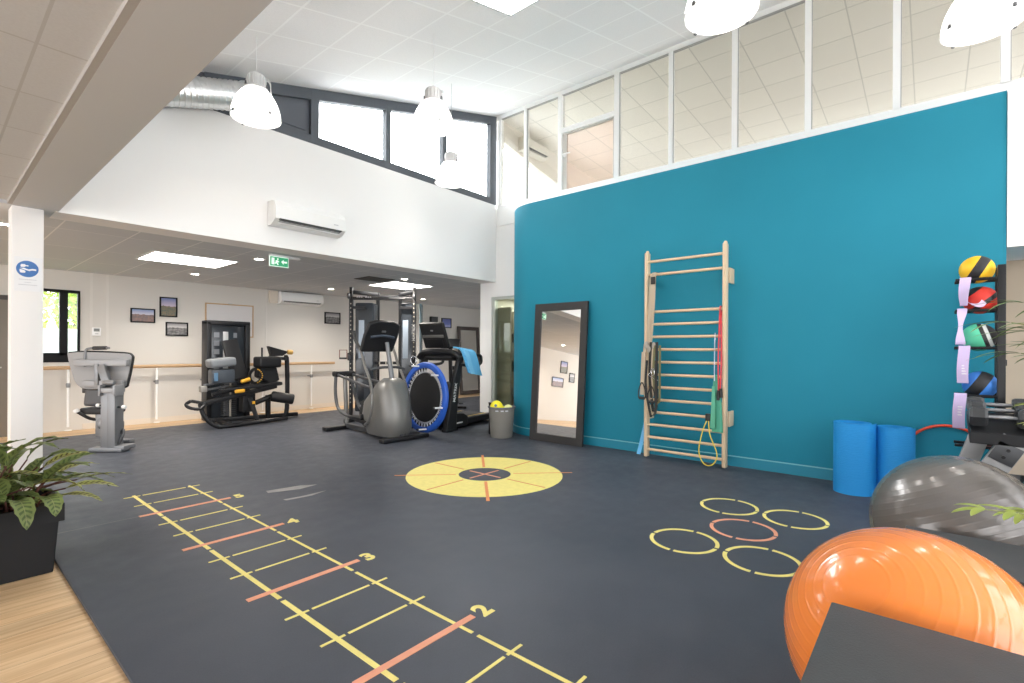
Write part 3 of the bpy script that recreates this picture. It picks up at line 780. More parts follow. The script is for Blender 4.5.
for k_ in range(8):
    a = k_ * PI / 4; d = V((math.cos(a), math.sin(a), 0)); diag = k_ % 2 == 1
    r0, r1 = (TH + .03, TR + .12) if diag else (TH + .04, TR - .03)
    m = MB(); m.bar(V((TX, TY, ZT)) + d * r0, V((TX, TY, ZT)) + d * r1, .030 if k_ in (1, 5) else .018, .002); m.build('spoke', mk_br if not diag else mat('orange_spoke_tape', lin(228, 140, 80), .6), tg)
for a in (0, PI / 2):
    d = V((math.cos(a), math.sin(a), 0)); m = MB(); m.bar(V((TX, TY, .0012)) - d * .22, V((TX, TY, .0012)) + d * .22, .022, .0024); m.build('centre_cross', mk_o, tg)
# thin pale patches laid on the rubber floor
pale_patch = mat('pale_floor_patch', (.26, .25, .245), .55, var=.2, vscale=8)
for pts, lab in ((((2.058, 4.701, 0.000), (2.355, 4.645, 0.000), (2.480, 4.555, 0.000), (2.296, 4.529, 0.000), (2.042, 4.622, 0.000)), 'longer pale patch on the dark floor beside the numbered ladder'),
                 (((2.040, 4.325, 0.000), (2.180, 4.299, 0.000), (2.430, 4.300, 0.000), (2.265, 4.247, 0.000), (2.043, 4.277, 0.000)), 'shorter pale patch nearer the camera on the dark floor')):
    m = MB(); m.prism([(p[0], p[1], 0) for p in pts], (0, 0, .0012)); tag(m.build('floor_patch', pale_patch), lab, 'scuff mark')

# ================================================================ WALL MIRROR ON THE TEAL WALL
mirror_m = mat('mirror_glass', (.93, .93, .92), .015, metal=1.0)
dark_wood = mat('black_stained_frame', (.022, .020, .020), .5, bump=.1, bscale=60, stretch=(1, 1, 12))
def standing_mirror(origin, along, out, w, h, fw, lean, label, fm, th=.035):
    """origin: bottom corner on the floor; along: unit vector of the width; lean: distance the top goes back"""
    along = V(along).normalized(); out = V(out).normalized()
    up = (V((0, 0, 1)) * math.sqrt(h * h - lean * lean) - out * lean).normalized(); nrm = along.cross(up)
    if nrm.dot(out) < 0: nrm = -nrm
    o = V(origin)
    t = thing('standing_mirror', label, 'mirror', o + along * w / 2)
    def Q(a, b, c=0): return o + along * a + up * b + nrm * c
    m = MB()
    for poly in (((0, 0), (w, 0), (w - fw, fw), (fw, fw)), ((w, 0), (w, h), (w - fw, h - fw), (w - fw, fw)), ((w, h), (0, h), (fw, h - fw), (w - fw, h - fw)), ((0, h), (0, 0), (fw, fw), (fw, h - fw))):
        m.prism([Q(a, b, 0) for a, b in poly], nrm * th)
    m.build('frame', fm, t)
    m = MB(); m.prism([Q(fw - .01, fw - .01, .006), (Q(w - fw + .01, fw - .01, .006)), Q(w - fw + .01, h - fw + .01, .006), Q(fw - .01, h - fw + .01, .006)], nrm * .008); m.build('mirror_glass', mirror_m, t)
    m = MB()
    for q in (((fw, fw), (w - fw, fw)), ((w - fw, fw), (w - fw, h - fw)), ((w - fw, h - fw), (fw, h - fw)), ((fw, h - fw), (fw, fw))): m.tube([Q(*q[0], .018), Q(*q[1], .018)], .006, 6)
    m.build('inner_bead', mat('frame_inner_bead', (.05, .047, .045), .35), t)
    return t
standing_mirror((5.80, 3.605, .0), (0, 1, 0), (-1, 0, 0), .905, 2.0, .105, .135, 'tall mirror in a wide black frame leaning on the teal wall', dark_wood)
standing_mirror((10.10, YF - .15, .0), (1, 0, 0), (0, -1, 0), .88, 2.0, .10, .13, 'dark brown framed mirror leaning on the far back wall behind the treadmill', mat('dark_brown_frame', (.05, .032, .024), .5))

# ================================================================ WALL BARS
pine = mat('pale_pine', (.66, .50, .33), .45, var=.06, vscale=5, stretch=(6, 6, .8), bump=.03, bscale=30, spec=.4)
pine2 = mat('turned_beech_rung', (.68, .51, .33), .4, var=.05, vscale=8, stretch=(1, .6, 6), spec=.4)
wb = thing('wall_bars', 'wooden wall bars climbing frame standing against the teal wall', 'wall bars', (5.80, 2.21, 0))
BX = 5.775; YL, YR_ = 2.675, 1.75
for yy in (YL, YR_):
    m = MB(); m.box((BX, yy, 1.2675), (.085, .042, 2.505), None, .012, 3); m.lathe([(0, .036), (.012, .034), (.021, .02), (.021, 0)], (BX, yy, 2.513), seg=16); m.build('upright', pine, wb)
for z in [.103 + .1535 * i for i in range(12)] + [2.247, 2.407]:
    m = MB(); m.tube([(BX - (.0 if z < 2.3 else .012), YR_, z), (BX - (.0 if z < 2.3 else .012), YL, z)], .0165, 14, sx=1.15); m.build('rung', pine2, wb)
for z in (.55, 2.17):
    for yy in (YL, YR_):
        m = MB(); m.box((5.917, yy - (.020 if yy < 2 else -.016), z), (.166, .022, .17), None, .004); m.build('wall_bracket', pine, wb)

# suspension trainer bundle on the left upright
beige_web = mat('beige_webbing', (.47, .38, .28), .8, bump=.2, bscale=200)
black_web = mat('black_webbing', (.025, .024, .023), .7, bump=.2, bscale=200)
olive_web = mat('olive_webbing', (.16, .15, .07), .8)
rubber_blk = mat('black_rubber_grip', (.02, .02, .021), .55, bump=.2, bscale=150)
chrome = mat('chrome', (.75, .76, .78), .15, metal=1.0)
stt = thing('suspension_trainer', 'beige and black suspension strap bundle hanging on the left of the wall bars', 'exercise strap', (5.70, 2.62, 2.24))
WY_ = V((0, .04, 0))
m = MB(); m.ribbon([(BX + .02, 2.575, 2.268), (BX - .024, 2.572, 2.262), (BX - .034, 2.575, 2.23), (5.725, 2.58, 1.9), (5.715, 2.59, 1.6), (5.70, 2.61, 1.33)], [V((0, .05, 0))] * 4 + [V((.01, .045, 0))] * 2, .006, smooth=6); m.build('anchor_strap', beige_web, stt)
m = MB(); m.ribbon([(BX - .03, 2.61, 2.235), (5.72, 2.615, 1.9), (5.705, 2.625, 1.55), (5.70, 2.64, 1.3)], V((0, .035, 0)), .005, smooth=6); m.build('anchor_strap', beige_web, stt)
m = MB(); m.box((5.725, 2.58, 2.17), (.02, .055, .09), None, .006); m.build('door_anchor_buckle', black_web, stt)
rn = random.Random(5)
def loopstrap(y0, y1, zt, zb, mt, nm, w=.03, x=5.69):
    m = MB(); m.ribbon([(x, y0, zt), (x - .012, y0 + .01, (zt + zb) / 2), (x - .008, (y0 + y1) / 2 + .01, zb), (x - .03, (y0 + y1) / 2 - .01, zb - .01), (x - .02, y1, zb + .04), (x - .028, y1 - .005, (zt + zb) / 2), (x - .012, y1, zt)], V((.006, w, 0)), .005, smooth=7); m.build(nm, mt, stt)
loopstrap(2.66, 2.56, 1.40, .74, beige_web, 'beige_loop', .04)
loopstrap(2.58, 2.50, 1.42, .62, black_web, 'black_loop', .034, 5.675)
loopstrap(2.53, 2.46, 1.38, .70, olive_web, 'olive_loop', .03, 5.67)
loopstrap(2.62, 2.50, 1.20, .55, black_web, 'black_loop', .03, 5.655)
loopstrap(2.54, 2.505, 1.30, .80, black_web, 'black_loop', .03, 5.685)
m = MB(); m.ribbon([(5.665, 2.665, 1.30), (5.66, 2.675, 1.0), (5.655, 2.68, .78)], V((.005, .05, 0)), .02, smooth=5); m.build('foot_cradle', beige_web, stt)
for (y, z, a) in ((2.68, .74, .1), (2.56, .70, -.2)):
    c_ = V((5.645, y, z))
    m = MB(); m.tube([c_ + V((0, .035, 0)), c_ + V((0, -.035, 0))], .018, 12); hg = m.build('foam_handle', rubber_blk, stt)
    m = MB(); m.tube([c_ + V((0, .045, 0)), c_ + V((0, .04, .10)), c_ + V((0, 0, .19)), c_ + V((0, -.04, .10)), c_ + V((0, -.045, 0))], .007, 8, smooth=4); m.build('handle_sling', black_web, stt)
m = MB(); m.tube([V((5.645, 2.54 + .02 * math.cos(a), 1.06 + .045 * math.sin(a))) for a in [2 * PI * i / 16 for i in range(16)]], .004, 8, closed=True); m.build('carabiner', chrome, stt)
m = MB(); m.tube([(5.645, 2.60, 1.02), (5.645, 2.55, 1.10), (5.645, 2.48, .96), (5.645, 2.60, 1.02)], .005, 8); m.build('triangle_buckle', chrome, stt)
# knot of padding at the top of the bundle
m = MB()
for (y, z, s_) in ((2.64, 1.38, .03), (2.60, 1.33, .034), (2.55, 1.37, .028)): m.ball((5.685, y, z), (.02, s_, .05), 12, 8)
m.build('strap_gather', mat('grey_padding', (.34, .31, .27), .8), stt)

# bands on the right of the wall bars
def tube_loop(name, label, pts, r, mt, grip=None, hook=None):
    t = thing(name, label, 'resistance band', pts[0])
    m = MB(); m.tube(pts, r, 8, smooth=6); m.build('band', mt, t)
    if grip:
        for gidx in grip:
            m = MB(); m.tube(gidx, .017, 12); m.build('grip', rubber_blk, t)
    if hook: m = MB(); m.box(hook[0], hook[1], None, .008); m.build('anchor', black_web, t)
    return t
red_b = mat('red_rubber_band', (.62, .045, .06), .45)
yel_b = mat('yellow_rubber_tube', (.80, .62, .05), .45)
grn_b = mat('green_latex_band', (.07, .36, .24), .55)
wht_b = mat('pale_lilac_cord', (.65, .66, .78), .6)
ZR = .103 + .1535 * 11
tube_loop('resistance_tube', 'red resistance tube hung on the upper right rung of the wall bars',
          [(5.70, 1.795, .86), (5.715, 1.805, 1.2), (5.735, 1.80, 1.6), (5.748, 1.797, ZR), (5.775, 1.797, ZR + .024), (5.80, 1.79, ZR), (5.745, 1.784, ZR - .1), (5.725, 1.775, 1.4), (5.71, 1.772, 1.1), (5.70, 1.778, .86)], .009, red_b,
          grip=[((5.698, 1.80, .77), (5.70, 1.80, .88)), ((5.698, 1.765, .80), (5.70, 1.772, .90))])
t = thing('resistance_band', 'wide green elastic sheet band hanging low on the right of the wall bars', 'resistance band', (5.74, 1.83, 1.02))
ZG = .103 + .1535 * 6
m = MB(); m.ribbon([(5.80, 1.84, .80), (5.795, 1.84, ZG - .03), (5.775, 1.84, ZG + .019), (5.752, 1.84, ZG), (5.735, 1.835, ZG - .15), (5.725, 1.825, .75), (5.72, 1.815, .50), (5.715, 1.81, .41)], [V((0, .05, 0))] * 4 + [V((0, .075, 0)), V((.01, .11, 0)), V((.02, .125, 0)), V((.01, .125, 0))], .003, smooth=6); m.build('band', grn_b, t)
m = MB(); m.ribbon([(5.728, 1.86, .92), (5.71, 1.855, .70), (5.705, 1.86, .45)], [V((0, .03, 0)), V((.02, .05, 0)), V((.02, .06, 0))], .003, smooth=6); m.build('band_fold', mat('light_green_latex', (.12, .45, .30), .55), t)
tube_loop('skipping_cord', 'thin pale lilac cord hanging straight beside the red tube', [(5.79, 1.86, ZR - .1535 * 2 - .04), (5.775, 1.857, ZR - .1535 * 2 + .022), (5.75, 1.853, ZR - .1535 * 2), (5.735, 1.852, 1.2), (5.73, 1.85, .98)], .005, wht_b)
ZY = .103 + .1535 * 3
tube_loop('resistance_tube', 'thin yellow resistance tube looped low on the wall bars',
          [(5.735, 1.935, ZY - .04), (5.70, 1.97, .40), (5.675, 2.00, .20), (5.665, 1.965, .08), (5.665, 1.90, .035), (5.665, 1.83, .07), (5.67, 1.80, .18), (5.68, 1.88, .38), (5.735, 1.912, ZY - .04)], .006, yel_b,
          hook=((5.745, 1.922, ZY - .0), (.030, .058, .085)))
# light blue elastic leaning left of the bars
t = thing('elastic_strip', 'light blue elastic strip hanging behind the left foot of the wall bars', 'resistance band', (5.80, 2.72, .45))
m = MB(); m.ribbon([(5.81, 2.70, .60), (5.80, 2.705, .45), (5.775, 2.74, .20), (5.745, 2.77, .03)], [V((0, .02, 0)), V((0, .03, 0)), V((0, .05, 0)), V((0, .05, 0))], .006, smooth=6); m.build('strip', mat('light_blue_elastic', (.13, .45, .78), .5), t)
m = MB(); m.ribbon([(5.812, 2.695, .58), (5.812, 2.695, .66)], V((0, .03, 0)), .008); m.build('strip_knot', mat('light_blue_elastic', (.13, .45, .78), .5), t)

# ================================================================ MACHINES
mblk = mat('machine_black_metal', (.011, .011, .0125), .38, spec=.35)
mblk2 = mat('machine_black_plastic', (.017, .017, .0185), .5, spec=.3)
vinyl = mat('black_vinyl_pad', (.014, .014, .0155), .45, spec=.3, bump=.05, bscale=90)
mgrey = mat('gunmetal_plastic', (.20, .195, .185), .38, metal=.45, spec=.5)
mdgrey = mat('dark_grey_metal', (.075, .077, .082), .4, metal=.4)
msil = mat('silver_grey_metal', (.21, .215, .225), .42, metal=.45)
mlight = mat('light_grey_metal', (.27, .275, .285), .45, metal=.3)
orange = mat('orange_handle', (.80, .42, .03), .45)
smoke = mat('smoked_shroud', (.026, .031, .038), .2, spec=.5, coat=.15)
white_print = mat('white_print', (.72, .72, .72), .6)
def frame(o, ax, wx):
    o = V(o); ax = V(ax).normalized(); wx = V(wx).normalized(); up = V((0, 0, 1))
    f = lambda a, b, c: o + ax * a + wx * b + up * c
    f.rot = Matrix((ax, wx, ax.cross(wx))).transposed()
    return f

# ---------------------------------------------------------------- treadmill
AX = (.985, .17, 0); WX = (-.17, .985, 0)
t = thing('treadmill', 'black treadmill with console turned away, light blue cloth over its handrail', 'treadmill', (6.0, 6.55, 0))
L = frame((5.33, 6.27, 0), AX, WX)
TRL = 1.32
m = MB(); m.prism([L(.18, -.36, .03), L(.62, -.36, .03), L(.62, -.36, .19), L(.50, -.36, .25), L(.18, -.36, .27), L(.10, -.36, .16)], L(0, .72, 0) - L(0, 0, 0)); hd = m.build('motor_hood', mblk2, t, bev=.012)
m = MB(); m.box(L(.38, -.363, .105), (.16, .006, .022), L.rot); m.build('hood_badge', white_print, hd)
m = MB(); m.box(L(.10 + TRL / 2 + .2, 0, .10), (TRL - .4, .70, .09), L.rot, .012); m.build('deck', mblk2, t)
m = MB(); m.box(L(.62 + (TRL - .55) / 2, 0, .150), (TRL - .55, .50, .012), L.rot, .004); m.build('running_belt', mat('running_belt', (.05, .05, .052), .7, bump=.2, bscale=200), t)
for s_ in (-1, 1):
    m = MB(); m.box(L(.62 + (TRL - .55) / 2, .305 * s_, .153), (TRL - .55, .10, .022), L.rot, .005); rl = m.build('side_rail', mdgrey, t)
    m = MB(); m.box(L(.62 + (TRL - .6) / 2, .27 * s_, .166), (TRL - .7, .02, .004), L.rot); m.build('yellow_line', mat('yellow_edge_line', (.72, .50, .08), .5), rl)
for s_ in (-1, 1):
    m = MB()
    prof = [(.02, .10, .0, .26), (.06, .09, .25, .23), (.14, .08, .65, .19), (.26, .07, 1.06, .15), (.33, .065, 1.25, .14)]
    vs, fs = [], []
    for (a, hw, z, dp) in prof:
        for (da, dw) in ((-dp / 2, -hw / 2), (dp / 2, -hw / 2), (dp / 2, hw / 2), (-dp / 2, hw / 2)): vs.append(L(a + da + .06, .375 * s_ + dw, z))
    n = len(prof)
    for i in range(n - 1):
        for j in range(4): fs.append((4 * i + j, 4 * i + (j + 1) % 4, 4 * i + 4 + (j + 1) % 4, 4 * i + 4 + j))
    fs += [(3, 2, 1, 0), tuple(4 * (n - 1) + j for j in range(4))]
    m.add(vs, fs); up_ = m.build('upright', mblk2, t, bev=.018)
    if s_ < 0:
        m = MB(); text_mb(m, 'MATRIX', .085, Matrix.Translation(L(.175, -.418 , .62)) @ L.rot.to_4x4() @ Matrix.Rotation(PI / 2, 4, 'X') @ Matrix.Rotation(PI / 2 - .17, 4, 'Z'), .002, .001); m.build('lettering', white_print, up_)
    m = MB(); m.box(L(.10, .375 * s_, .02), (.30, .11, .04), L.rot, .008); m.build('foot', mblk, t)
# arch shaped dashboard joining the uprights
m = MB(); pts = []
for i in range(13):
    u = -1 + 2 * i / 12; pts.append(L(.30 - .08 * (1 - u * u), .42 * u, 1.28 - .10 * abs(u) ** 5))
m.tube(pts, .052, 12, sx=1.5); m.build('dashboard_arch', mblk2, t)
m = MB(); m.box(L(.33, 0, 1.18), (.16, .60, .07), L.rot @ Matrix.Rotation(.3, 3, 'Y'), .025); m.build('control_tray', mblk2, t)
m = MB(); text_mb(m, 'MATRIX', .05, Matrix.Translation(L(.168, 0, 1.295)) @ L.rot.to_4x4() @ Matrix.Rotation(-PI / 2, 4, 'Z') @ Matrix.Rotation(PI / 2, 4, 'X'), .001, .001); m.build('lettering', white_print, t)
# console back, leaning away
cr = L.rot @ Matrix.Rotation(-.42, 3, 'Y')
cc = L(.28, .10, 1.555)
m = MB(); m.box(cc, (.065, .52, .46), cr, .030, 3); cn = m.build('console', mblk2, t)
m = MB(); m.box(cc + cr @ V((-.036, 0, .10)), (.02, .05, .025), cr, .004); m.build('console_logo', msil, cn)
m = MB(); m.box(cc + cr @ V((-.040, 0, .0)), (.03, .44, .05), cr, .012); m.build('console_ridge', mgrey, cn)
m = MB(); m.box(cc + cr @ V((-.036, 0, -.12)), (.012, .34, .14), cr, .005); m.build('console_vent', mblk, cn)
m = MB(); m.box(cc + cr @ V((.036, 0, .02)), (.008, .42, .30), cr, .003); m.build('screen', mat('dark_screen', (.01, .012, .016), .1), cn)
for s_ in (-1, 1):
    m = MB(); m.tube([L(.34, .40 * s_, 1.23), L(.55, .42 * s_, 1.235), L(.86, .42 * s_, 1.22), L(.92, .42 * s_, 1.16), L(.88, .42 * s_, 1.07), L(.55, .42 * s_, 1.05), L(.31, .40 * s_, 1.08)], .026, 12, smooth=4); m.build('side_handrail', mblk2, t)
# the cloth over the near handrail
cl = thing('exercise_cloth', 'light blue folded cloth draped over the treadmill handrail', 'cloth', L(.6, -.44, 1.0))
cloth_m = mat('light_blue_fabric', lin(104, 184, 232), .75, bump=.1, bscale=60, var=.04, vscale=6)
rr_ = V((.644, -.765, 0))
m = MB(); pth = [L(.44, -.32, 1.338), L(.45, -.39, 1.332), L(.465, -.455, 1.295), L(.49, -.487, 1.20), L(.545, -.497, 1.06), L(.62, -.505, .90)]
aw = L(1, 0, 0) - L(0, 0, 0)
m.ribbon(pth, [aw * .40 + V((0, 0, z_)) for z_ in (-.035, -.035, -.035, -.04, -.05, -.06)], .022, smooth=7); cw = m.build('cloth_layer', cloth_m, cl, ang=60)
m = MB(); m.ribbon([p + (L(0, -.016, .012) - L(0, 0, 0)) - aw * .10 for p in pth[2:]], aw * .12, .016, smooth=7); m.build('cloth_fold', mat('pale_blue_fabric', lin(128, 200, 240), .75), cw, ang=60)

# ---------------------------------------------------------------- trampoline
t = thing('mini_trampoline', 'round mini trampoline with a blue rim stood upright against the treadmill', 'trampoline', (5.13, 6.04, 0))
h_ = V((.03, 1.0, 0)).normalized(); nn = V((-1.0, .03, .06)).normalized(); up_ = nn.cross(h_); up_ = up_ if up_.z > 0 else -up_
tc = V((5.10, 6.08, .565))
blue_pvc = mat('blue_rim_pad', lin(40, 92, 190), .42, spec=.5)
m = MB(); N = 64; vs, fs = [], []
pr = [(.46, .018), (.465, .038), (.50, .046), (.54, .038), (.555, .01), (.555, -.012), (.53, -.02), (.47, -.012)]
for i in range(N):
    a = 2 * PI * i / N; d = h_ * math.cos(a) + up_ * math.sin(a)
    for r, z in pr: vs.append(tc + d * r + nn * z)
for i in range(N):
    for j in range(8): fs.append((8 * i + j, 8 * i + (j + 1) % 8, 8 * ((i + 1) % N) + (j + 1) % 8, 8 * ((i + 1) % N) + j))
m.add(vs, fs); m.build('rim_pad', blue_pvc, t)
m = MB(); m.lathe([(0, .004), (.385, .004), (.39, 0), (.385, -.004), (0, -.004)], tc, nn, 48); m.build('jumping_mat', mat('black_trampoline_mesh', (.012, .012, .013), .6), t)
m = MB()
for i in range(40):
    a = 2 * PI * (i + .5) / 40; d = h_ * math.cos(a) + up_ * math.sin(a); e = -h_ * math.sin(a) + up_ * math.cos(a)
    p0, p1 = tc + d * .385, tc + d * .47
    m.tube([p0 + e * .018, p0 + d * .01 + e * .018, p1, p0 + d * .01 - e * .018, p0 - e * .018], .006, 6)
m.build('elastic_cords', mat('white_elastic_cord', (.66, .67, .70), .6), t)
m = MB(); m.tube([tc + h_ * .392 * math.cos(a) + up_ * .392 * math.sin(a) for a in [2 * PI * i / 48 for i in range(48)]], .008, 8, closed=True)
m.build('mat_hem', mat('pale_cord_hem', (.45, .46, .48), .7), t)
m = MB(); m.tube([tc + h_ * .52 * math.cos(a) + up_ * .52 * math.sin(a) - nn * .01 for a in [2 * PI * i / 48 for i in range(48)]], .016, 10, closed=True); m.build('steel_hoop', chrome, t)
for a in (.25, 1.30, 2.35, 3.40, 4.45, 5.50):
    d = h_ * math.cos(a) + up_ * math.sin(a); p0 = tc + d * .50
    m = MB(); m.tube([p0, p0 + nn * .20], .014, 12); lg = m.build('leg', mat('white_tube_leg', (.80, .80, .80), .35), t)
    m = MB(); m.cyl(p0 + nn * .195, p0 + nn * .225, .018, 14, .005); m.build('leg_cap', rubber_blk, lg)

# ---------------------------------------------------------------- elliptical trainer
t = thing('elliptical_trainer', 'grey elliptical cross trainer with dark console and swinging arms', 'elliptical trainer', (4.40, 6.4, 0))
fa = V((-.03, -1.0, 0)).normalized(); fw = V((1.0, -.03, 0)).normalized()      # forward (towards the camera side) and right in the picture
L = frame((4.50, 6.27, 0), fa, fw)
m = MB(); m.box(L(.46, .02, .035), (.12, .80, .06), L.rot, .015); m.build('front_stabiliser', mblk, t)
m = MB(); m.box(L(-1.12, -.16, .035), (.14, .46, .06), L.rot, .015); m.build('rear_stabiliser', mblk, t)
m = MB(); m.bar(L(-1.10, 0, .06), L(.45, 0, .06), .09, .07, .012); m.build('base_rail', mdgrey, t)
# shroud: lofted sections
m = MB(); secs = []
for (z, a0, a1, hw) in ((.05, -.30, .42, .20), (.16, -.34, .47, .235), (.34, -.40, .46, .25), (.52, -.34, .43, .25), (.68, -.14, .38, .235), (.82, .0, .33, .20), (.89, .07, .25, .11)):
    ring_ = []
    for i in range(20):
        th = 2 * PI * i / 20; ca, sa = math.cos(th), math.sin(th)
        ring_.append(L((a0 + a1) / 2 + (a1 - a0) / 2 * math.copysign(abs(ca) ** .6, ca), hw * math.copysign(abs(sa) ** .6, sa), z))
    secs.append(ring_)
vs = [p for r in secs for p in r]; fs = []
for i in range(len(secs) - 1):
    for j in range(20): fs.append((20 * i + j, 20 * i + (j + 1) % 20, 20 * (i + 1) + (j + 1) % 20, 20 * (i + 1) + j))
fs += [tuple(reversed(range(20))), tuple(20 * (len(secs) - 1) + j for j in range(20))]
m.add(vs, fs); sh = m.build('shroud', mgrey, t, ang=50)
m = MB(); m.tube([L(-.33, -.20, .44), L(-.15, -.205, .40), L(.05, -.205, .35), L(.22, -.19, .32), L(.40, -.12, .26)], .006, 8, smooth=4); m.build('accent_stripe', orange, sh)
m = MB(); m.tube([L(.41, -.13, .20), L(.425, -.06, .165), L(.43, .0, .16), L(.425, .06, .165), L(.41, .13, .20)], .012, 8, smooth=4); m.build('shroud_crease', mat('gunmetal_dark_seam', (.10, .10, .095), .4), sh)
for s_ in (-1, 1):
    m = MB(); m.prism([L(-.40, .175 * s_, .50), L(-.06, .165 * s_, .66), L(-.02, .165 * s_, .60), L(-.30, .19 * s_, .44)], fw * .02 * s_); m.build('drive_cover', mblk2, t)
    m = MB(); m.lathe([(0, 0), (.19, 0), (.19, .03), (0, .03)], L(-.18, .185 * s_, .34), fw * s_, 28); m.build('crank_disc', mblk2, t)
m = MB(); m.tube([L(.18, 0, .82), L(.11, 0, 1.1), L(.03, 0, 1.42)], [.04, .034, .030], 14); m.build('mast', msil, t)
m = MB(); m.tube([L(.06, -.29, 1.02), L(.09, -.12, 1.05), L(.10, .0, 1.05), L(.09, .12, 1.05), L(.06, .29, 1.02)], .020, 12, smooth=3); m.build('crossbar', mdgrey, t)
cr = L.rot @ Matrix.Rotation(.50, 3, 'Y'); cc = L(-.03, -.07, 1.50)
cons = [(-.27, -.24), (.27, -.24), (.285, .02), (.26, .22), (.14, .265), (-.14, .265), (-.26, .22), (-.285, .02)]
m = MB(); m.prism([cc + cr @ V((.03, b, c)) for b, c in cons], cr @ V((-.065, 0, 0))); cn = m.build('console', mblk2, t, bev=.012)
m = MB(); m.prism([cc + cr @ V((-.037, b * .86, c * .84)) for b, c in cons], cr @ V((-.006, 0, 0))); m.build('screen', mat('dark_screen', (.01, .012, .016), .1), cn)
m = MB(); m.tube([cc + cr @ V((.045, -.20, .02)), cc + cr @ V((.055, 0, .05)), cc + cr @ V((.045, .20, .02))], .02, 10, smooth=5); m.build('console_ridge', mat('slate_plastic', (.06, .075, .10), .35), cn)
m = MB(); m.box(cc + cr @ V((.036, 0, .11)), (.012, .07, .028), cr, .004); m.build('console_logo', msil, cn)
for s_ in (-1, 1):
    m = MB(); b = .30 * s_
    m.tube([L(-.40, b * 1.0, 1.58), L(-.34, b * 1.0, 1.45), L(-.20, b * .98, 1.28), L(-.10, b * .98, 1.08), L(.06, b * 1.0, .84), L(.14, b * 1.06, .56), L(.06, b * 1.05, .30), L(-.10, b * .95, .20)], .020, 12, smooth=5); ar = m.build('swing_arm', mgrey, t)
    m = MB(); m.tube([L(-.405, b * 1.0, 1.59), L(-.34, b * 1.0, 1.45), L(-.24, b * .985, 1.33)], .027, 12, smooth=4); m.build('grip', rubber_blk, ar)
    m = MB(); m.bar(L(-.62, .17 * s_, .24), L(-.10, .25 * s_, .22), .06, .05, .012); m.build('pedal_link', mblk, t)
    m = MB(); m.box(L(-.42, .20 * s_, .275), (.36, .15, .035), L.rot, .012); pd = m.build('pedal', mblk2, t)
    m = MB(); m.box(L(-.25, .20 * s_, .31), (.03, .15, .06), L.rot, .01); m.build('toe_stop', rubber_blk, pd)
    m = MB(); m.tube([L(-1.20, .13 * s_, .90), L(-.80, .16 * s_, .84), L(-.35, .20 * s_, .78), L(-.05, .20 * s_, .74)], .022, 12, smooth=3); m.build('upper_link', mdgrey, t)
    m = MB(); m.tube([L(-1.21, .14 * s_, .90), L(-1.17, .17 * s_, .60), L(-1.02, .19 * s_, .34), L(-.70, .17 * s_, .25)], .026, 12, smooth=4); m.build('hanging_link', mdgrey, t)
m = MB(); m.tube([L(-1.18, -.0, .90), L(-1.14, .0, .45), L(-1.10, .0, .07)], .034, 12, smooth=3); m.build('rear_post', mgrey, t)
m = MB(); m.box(L(-1.21, 0, .905), (.13, .36, .09), L.rot, .025); m.build('rear_pivot_housing', mblk2, t)

# ---------------------------------------------------------------- twin tower cable machine
t = thing('cable_tower_machine', 'tall black twin tower cable machine behind the elliptical trainer', 'cable machine', (5.5, 7.85, 0))
u_ = V((.64, -.77, 0)).normalized(); v_ = V((.77, .64, 0)).normalized()
L = frame((5.545, 7.75, 0), u_, v_)       # a: to the right in the picture, b: away
for s_ in (-1, 1):
    a0 = .575 * s_
    m = MB(); m.box(L(a0, -.16, 1.225), (.055, .075, 2.45), L.rot, .008); pst = m.build('front_post', mblk, t)
    m = MB()
    for i in range(24): m.box(L(a0 + .0, -.199, .35 + .078 * i), (.018, .004, .022), L.rot, .0)
    m.build('post_holes', mat('pale_hole_marks', (.42, .38, .32), .6), pst)
    m = MB(); m.box(L(a0 - .36 * s_, .30, 1.20), (.06, .06, 2.40), L.rot, .008); m.build('rear_post', mblk, t)
    m = MB(); m.box(L(a0 - (.22 if s_ < 0 else .15) * s_, .04, 1.17), (.34 if s_ < 0 else .22, .30, 2.0), L.rot, .035, 3); sh = m.build('weight_shroud', smoke, t)
    m = MB(); m.box(L(a0 - .17 * s_, -.113, 1.50), (.10, .008, .70), L.rot, .003); m.build('instruction_panel', mat('pale_blue_panel', (.30, .36, .43), .35), sh)
    m = MB(); m.box(L(a0 - .17 * s_, -.112, .62), (.10, .006, .50), L.rot, .003); m.build('stack_window', mat('dark_window', (.012, .014, .018), .15), sh)
    m = MB()
    m.bar(L(a0, -.16, 2.36), L(a0 - .36 * s_, .30, 2.36), .06, .07, .01); m.bar(L(a0, -.16, 2.08), L(a0 - .26 * s_, -.14, 2.07), .05, .05, .008); m.build('top_frame', mblk, t)
    m = MB(); m.bar(L(a0, -.42, .04), L(a0 - .10 * s_, .42, .04), .10, .07, .015); m.bar(L(a0 - .30 * s_, .0, .04), L(a0 + .05 * s_, .0, .04), .30, .06, .015); m.build('base_foot', mblk, t)
    m = MB(); m.cyl(L(a0 + .02 * s_ - .018, -.24, 2.28), L(a0 + .02 * s_ + .018, -.24, 2.28), .055, 20, .008); m.build('top_pulley', mdgrey, t)
    m = MB(); m.box(L(a0, -.20, 1.18), (.085, .10, .14), L.rot, .012); cg = m.build('pulley_carriage', mblk2, t)
    m = MB(); m.cyl(L(a0 - .016, -.28, 1.17), L(a0 + .016, -.28, 1.17), .045, 18, .006); m.build('carriage_pulley', mdgrey, cg)
    m = MB(); m.tube([L(a0, -.285, 2.26), L(a0, -.29, 1.20)], .004, 6); m.build('cable', mat('black_cable', (.02, .02, .02), .4), t)
m = MB(); m.bar(L(-.58, -.16, 2.245), L(.58, -.16, 2.245), .05, .055, .01); cb = m.build('pull_up_beam', mblk, t)
